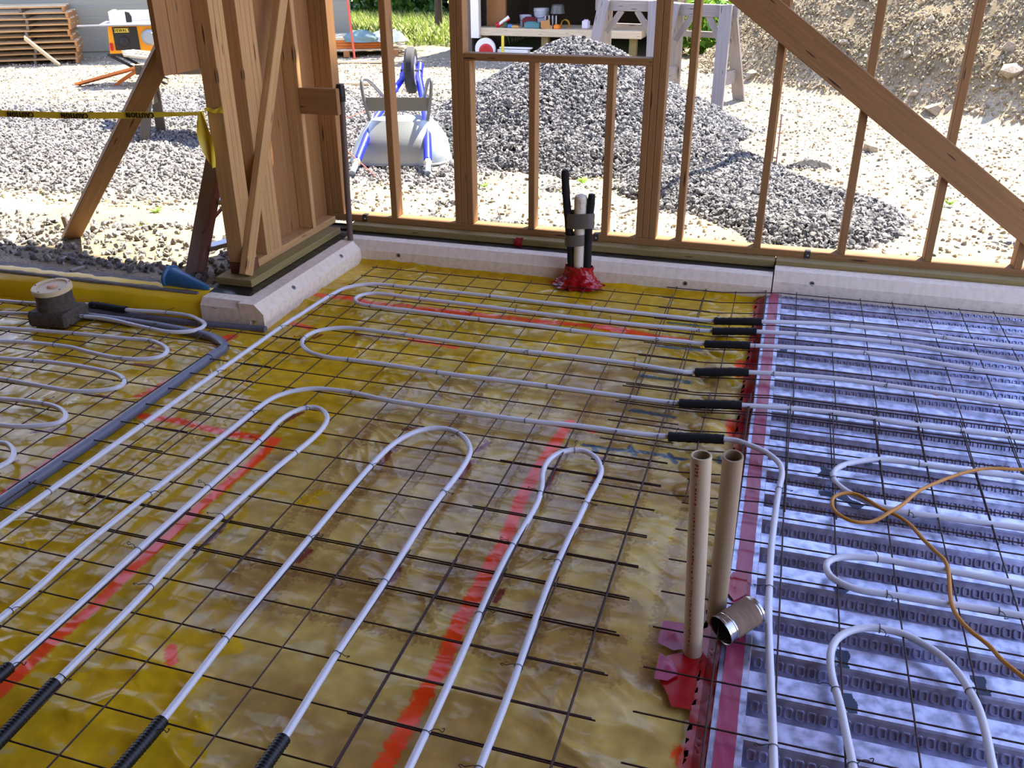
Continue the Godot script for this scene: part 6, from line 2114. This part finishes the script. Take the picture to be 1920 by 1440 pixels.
func greenery() -> void:
	var dark: Material = M.leaf_dark
	var mid: Material = M.leaf
	tree("dark tree behind the loaded pallet, seen past the corner stud", Vector3(-10.6, 0, -22.5), 7.5, Vector3(2.3, 2.2, 2.0), mid, 5200, 301, 0.14, 0.10)
	tree("dense dark tree behind the single stud", Vector3(-8.6, 0, -23.8), 8.2, Vector3(2.4, 2.4, 2.0), dark, 5200, 302, 0.14, 0.08)
	tree("slim pale-trunked tree at the grass edge beside the window studs", Vector3(-6.718,0,-17.289), 8.0, Vector3(1.6, 2.0, 1.6), mid, 2600, 303, 0.085, 0.45)
	tree("shaded tree behind the slim pale trunk", Vector3(-7.0, 0, -24.8), 8.0, Vector3(2.3, 2.4, 2.0), dark, 5000, 304, 0.13, 0.06)
	tree("dark tree behind the work shed", Vector3(-4.4, 0, -23.5), 8.4, Vector3(2.5, 2.4, 2.2), dark, 4200, 305, 0.14, 0.10)
	tree("leafy tree between the work shed and the bank", Vector3(-2.6, 0, -21.5), 7.0, Vector3(2.0, 2.2, 1.8), dark, 4200, 306, 0.13, 0.08)
	tree("sunlit tree above the spoil bank", Vector3(-1.2, 0.4, -23.0), 7.4, Vector3(2.4, 2.4, 2.0), mid, 4200, 307, 0.13, 0.08)
	tree("far tree above the pallet stack beside the shed", Vector3(-17.5, 0, -17.5), 7.0, Vector3(2.6, 2.4, 2.2), M.leaf_light, 4200, 308, 0.14, 0.06)
	tree("tree behind the cream shed roof", Vector3(-13.5, 0, -21.5), 8.0, Vector3(2.6, 2.6, 2.2), mid, 3600, 309, 0.14, 0.10)
	tree("tall tree far behind the spoil bank", Vector3(3.5, 2.0, -26.0), 9.0, Vector3(3.0, 3.0, 2.6), mid, 3600, 310, 0.15, 0.12)
	for q in [[-19.0, -21.0, "tall forest tree beyond the stack of pallets"], [-15.0, -26.5, "tall forest tree beyond the cream shed"], [-11.2, -28.5, "tall forest tree far beyond the loaded pallet"], [-7.2, -29.5, "tall forest tree far beyond the long grass"], [-3.6, -28.0, "tall forest tree far beyond the work shed"], [-0.6, -29.5, "tall forest tree far beyond the timber trestles"]]:
		tree(q[2], Vector3(q[0], 0, q[1]), 14.0, Vector3(3.3, 4.6, 3.0), dark, 5000, 400 + int(q[0] * 3.0), 0.2, 0.08, 0.27)
	shrub("pale shrub growing in the long grass", Vector3(-8.6, 0, -20.6), Vector3(0.9, 0.7, 0.6), M.leaf, 900, 321)
	shrub("bright shrub under the trees near the slim trunk", Vector3(-6.9, 0, -20.9), Vector3(0.8, 0.9, 0.6), M.leaf, 900, 322)
	for q in [[-13.2, -20.6, "undergrowth clump behind the cream shed corner"], [-11.6, -21.2, "dark undergrowth clump left of the orange marker pole"], [-10.2, -21.0, "dark undergrowth clump behind the loaded pallet"], [-8.9, -21.6, "dark undergrowth clump behind the pale shrub"], [-7.9, -21.3, "dark undergrowth clump behind the wheelbarrow wheel"], [-6.9, -21.9, "dark undergrowth clump left of the slim trunk"], [-6.0, -21.4, "dark undergrowth clump behind the slim trunk"], [-5.4, -21.2, "dark undergrowth clump beside the work shed"]]:
		shrub(q[2], Vector3(q[0], 0, q[1]), Vector3(1.0, 1.1, 0.55), M.leaf_dark if int(q[0] * 10.0) % 3 else M.leaf, 1500, 340 + int(q[0] * 7.0))
	shrub("bright green shrub behind the timber trestles", Vector3(-1.25, 0, -16.2), Vector3(0.9, 0.6, 0.6), M.leaf_light, 1300, 323)
	shrub("dark shrub in the shade beside the work shed", Vector3(-0.85, 0, -18.6), Vector3(0.9, 0.9, 0.8), M.leaf_dark, 1300, 324)
	shrub("bright green shrub on the left edge behind the pallet stack", Vector3(-15.2, 0, -14.2), Vector3(1.2, 1.0, 0.9), M.leaf_light, 1500, 325)
	# long grass
	var st := mb()
	face(st, [Vector3(-0.005, 0, 0), Vector3(0.005, 0, 0), Vector3(0.022, 0.6, 0.05), Vector3(0.03, 1.0, 0.12)], Vector3(0, 0.2, 1).normalized())
	face(st, [Vector3(0.06, 0, 0.02), Vector3(0.068, 0, 0.02), Vector3(0.055, 0.5, -0.03), Vector3(0.02, 0.85, -0.12)], Vector3(0, 0.2, 1).normalized())
	var blade := st.commit()
	var g := RandomNumberGenerator.new()
	g.seed = 77
	var spots := []
	for k in 16000:
		var x := g.randf_range(-13.0, -5.2)
		var edge := -16.6 - 0.32 * (x + 5.5)
		edge = clampf(edge, -17.4, -15.6)
		spots.append(Vector3(x, 0.0, edge - pow(g.randf(), 0.7) * 4.2))
	var mm := MultiMesh.new()
	mm.transform_format = MultiMesh.TRANSFORM_3D
	mm.mesh = blade
	mm.instance_count = spots.size()
	for i in spots.size():
		var s := g.randf_range(0.16, 0.42)
		mm.set_instance_transform(i, Transform3D(Basis(Vector3.UP, g.randf() * TAU).scaled(Vector3(1.3, s, 1.3)), spots[i]))
	var o := MultiMeshInstance3D.new()
	o.name = "long_grass"
	o.multimesh = mm
	o.material_override = M.grass
	add_child(o)
	tag(o, "long pale grass between the yard and the trees", "grass", "", "stuff")
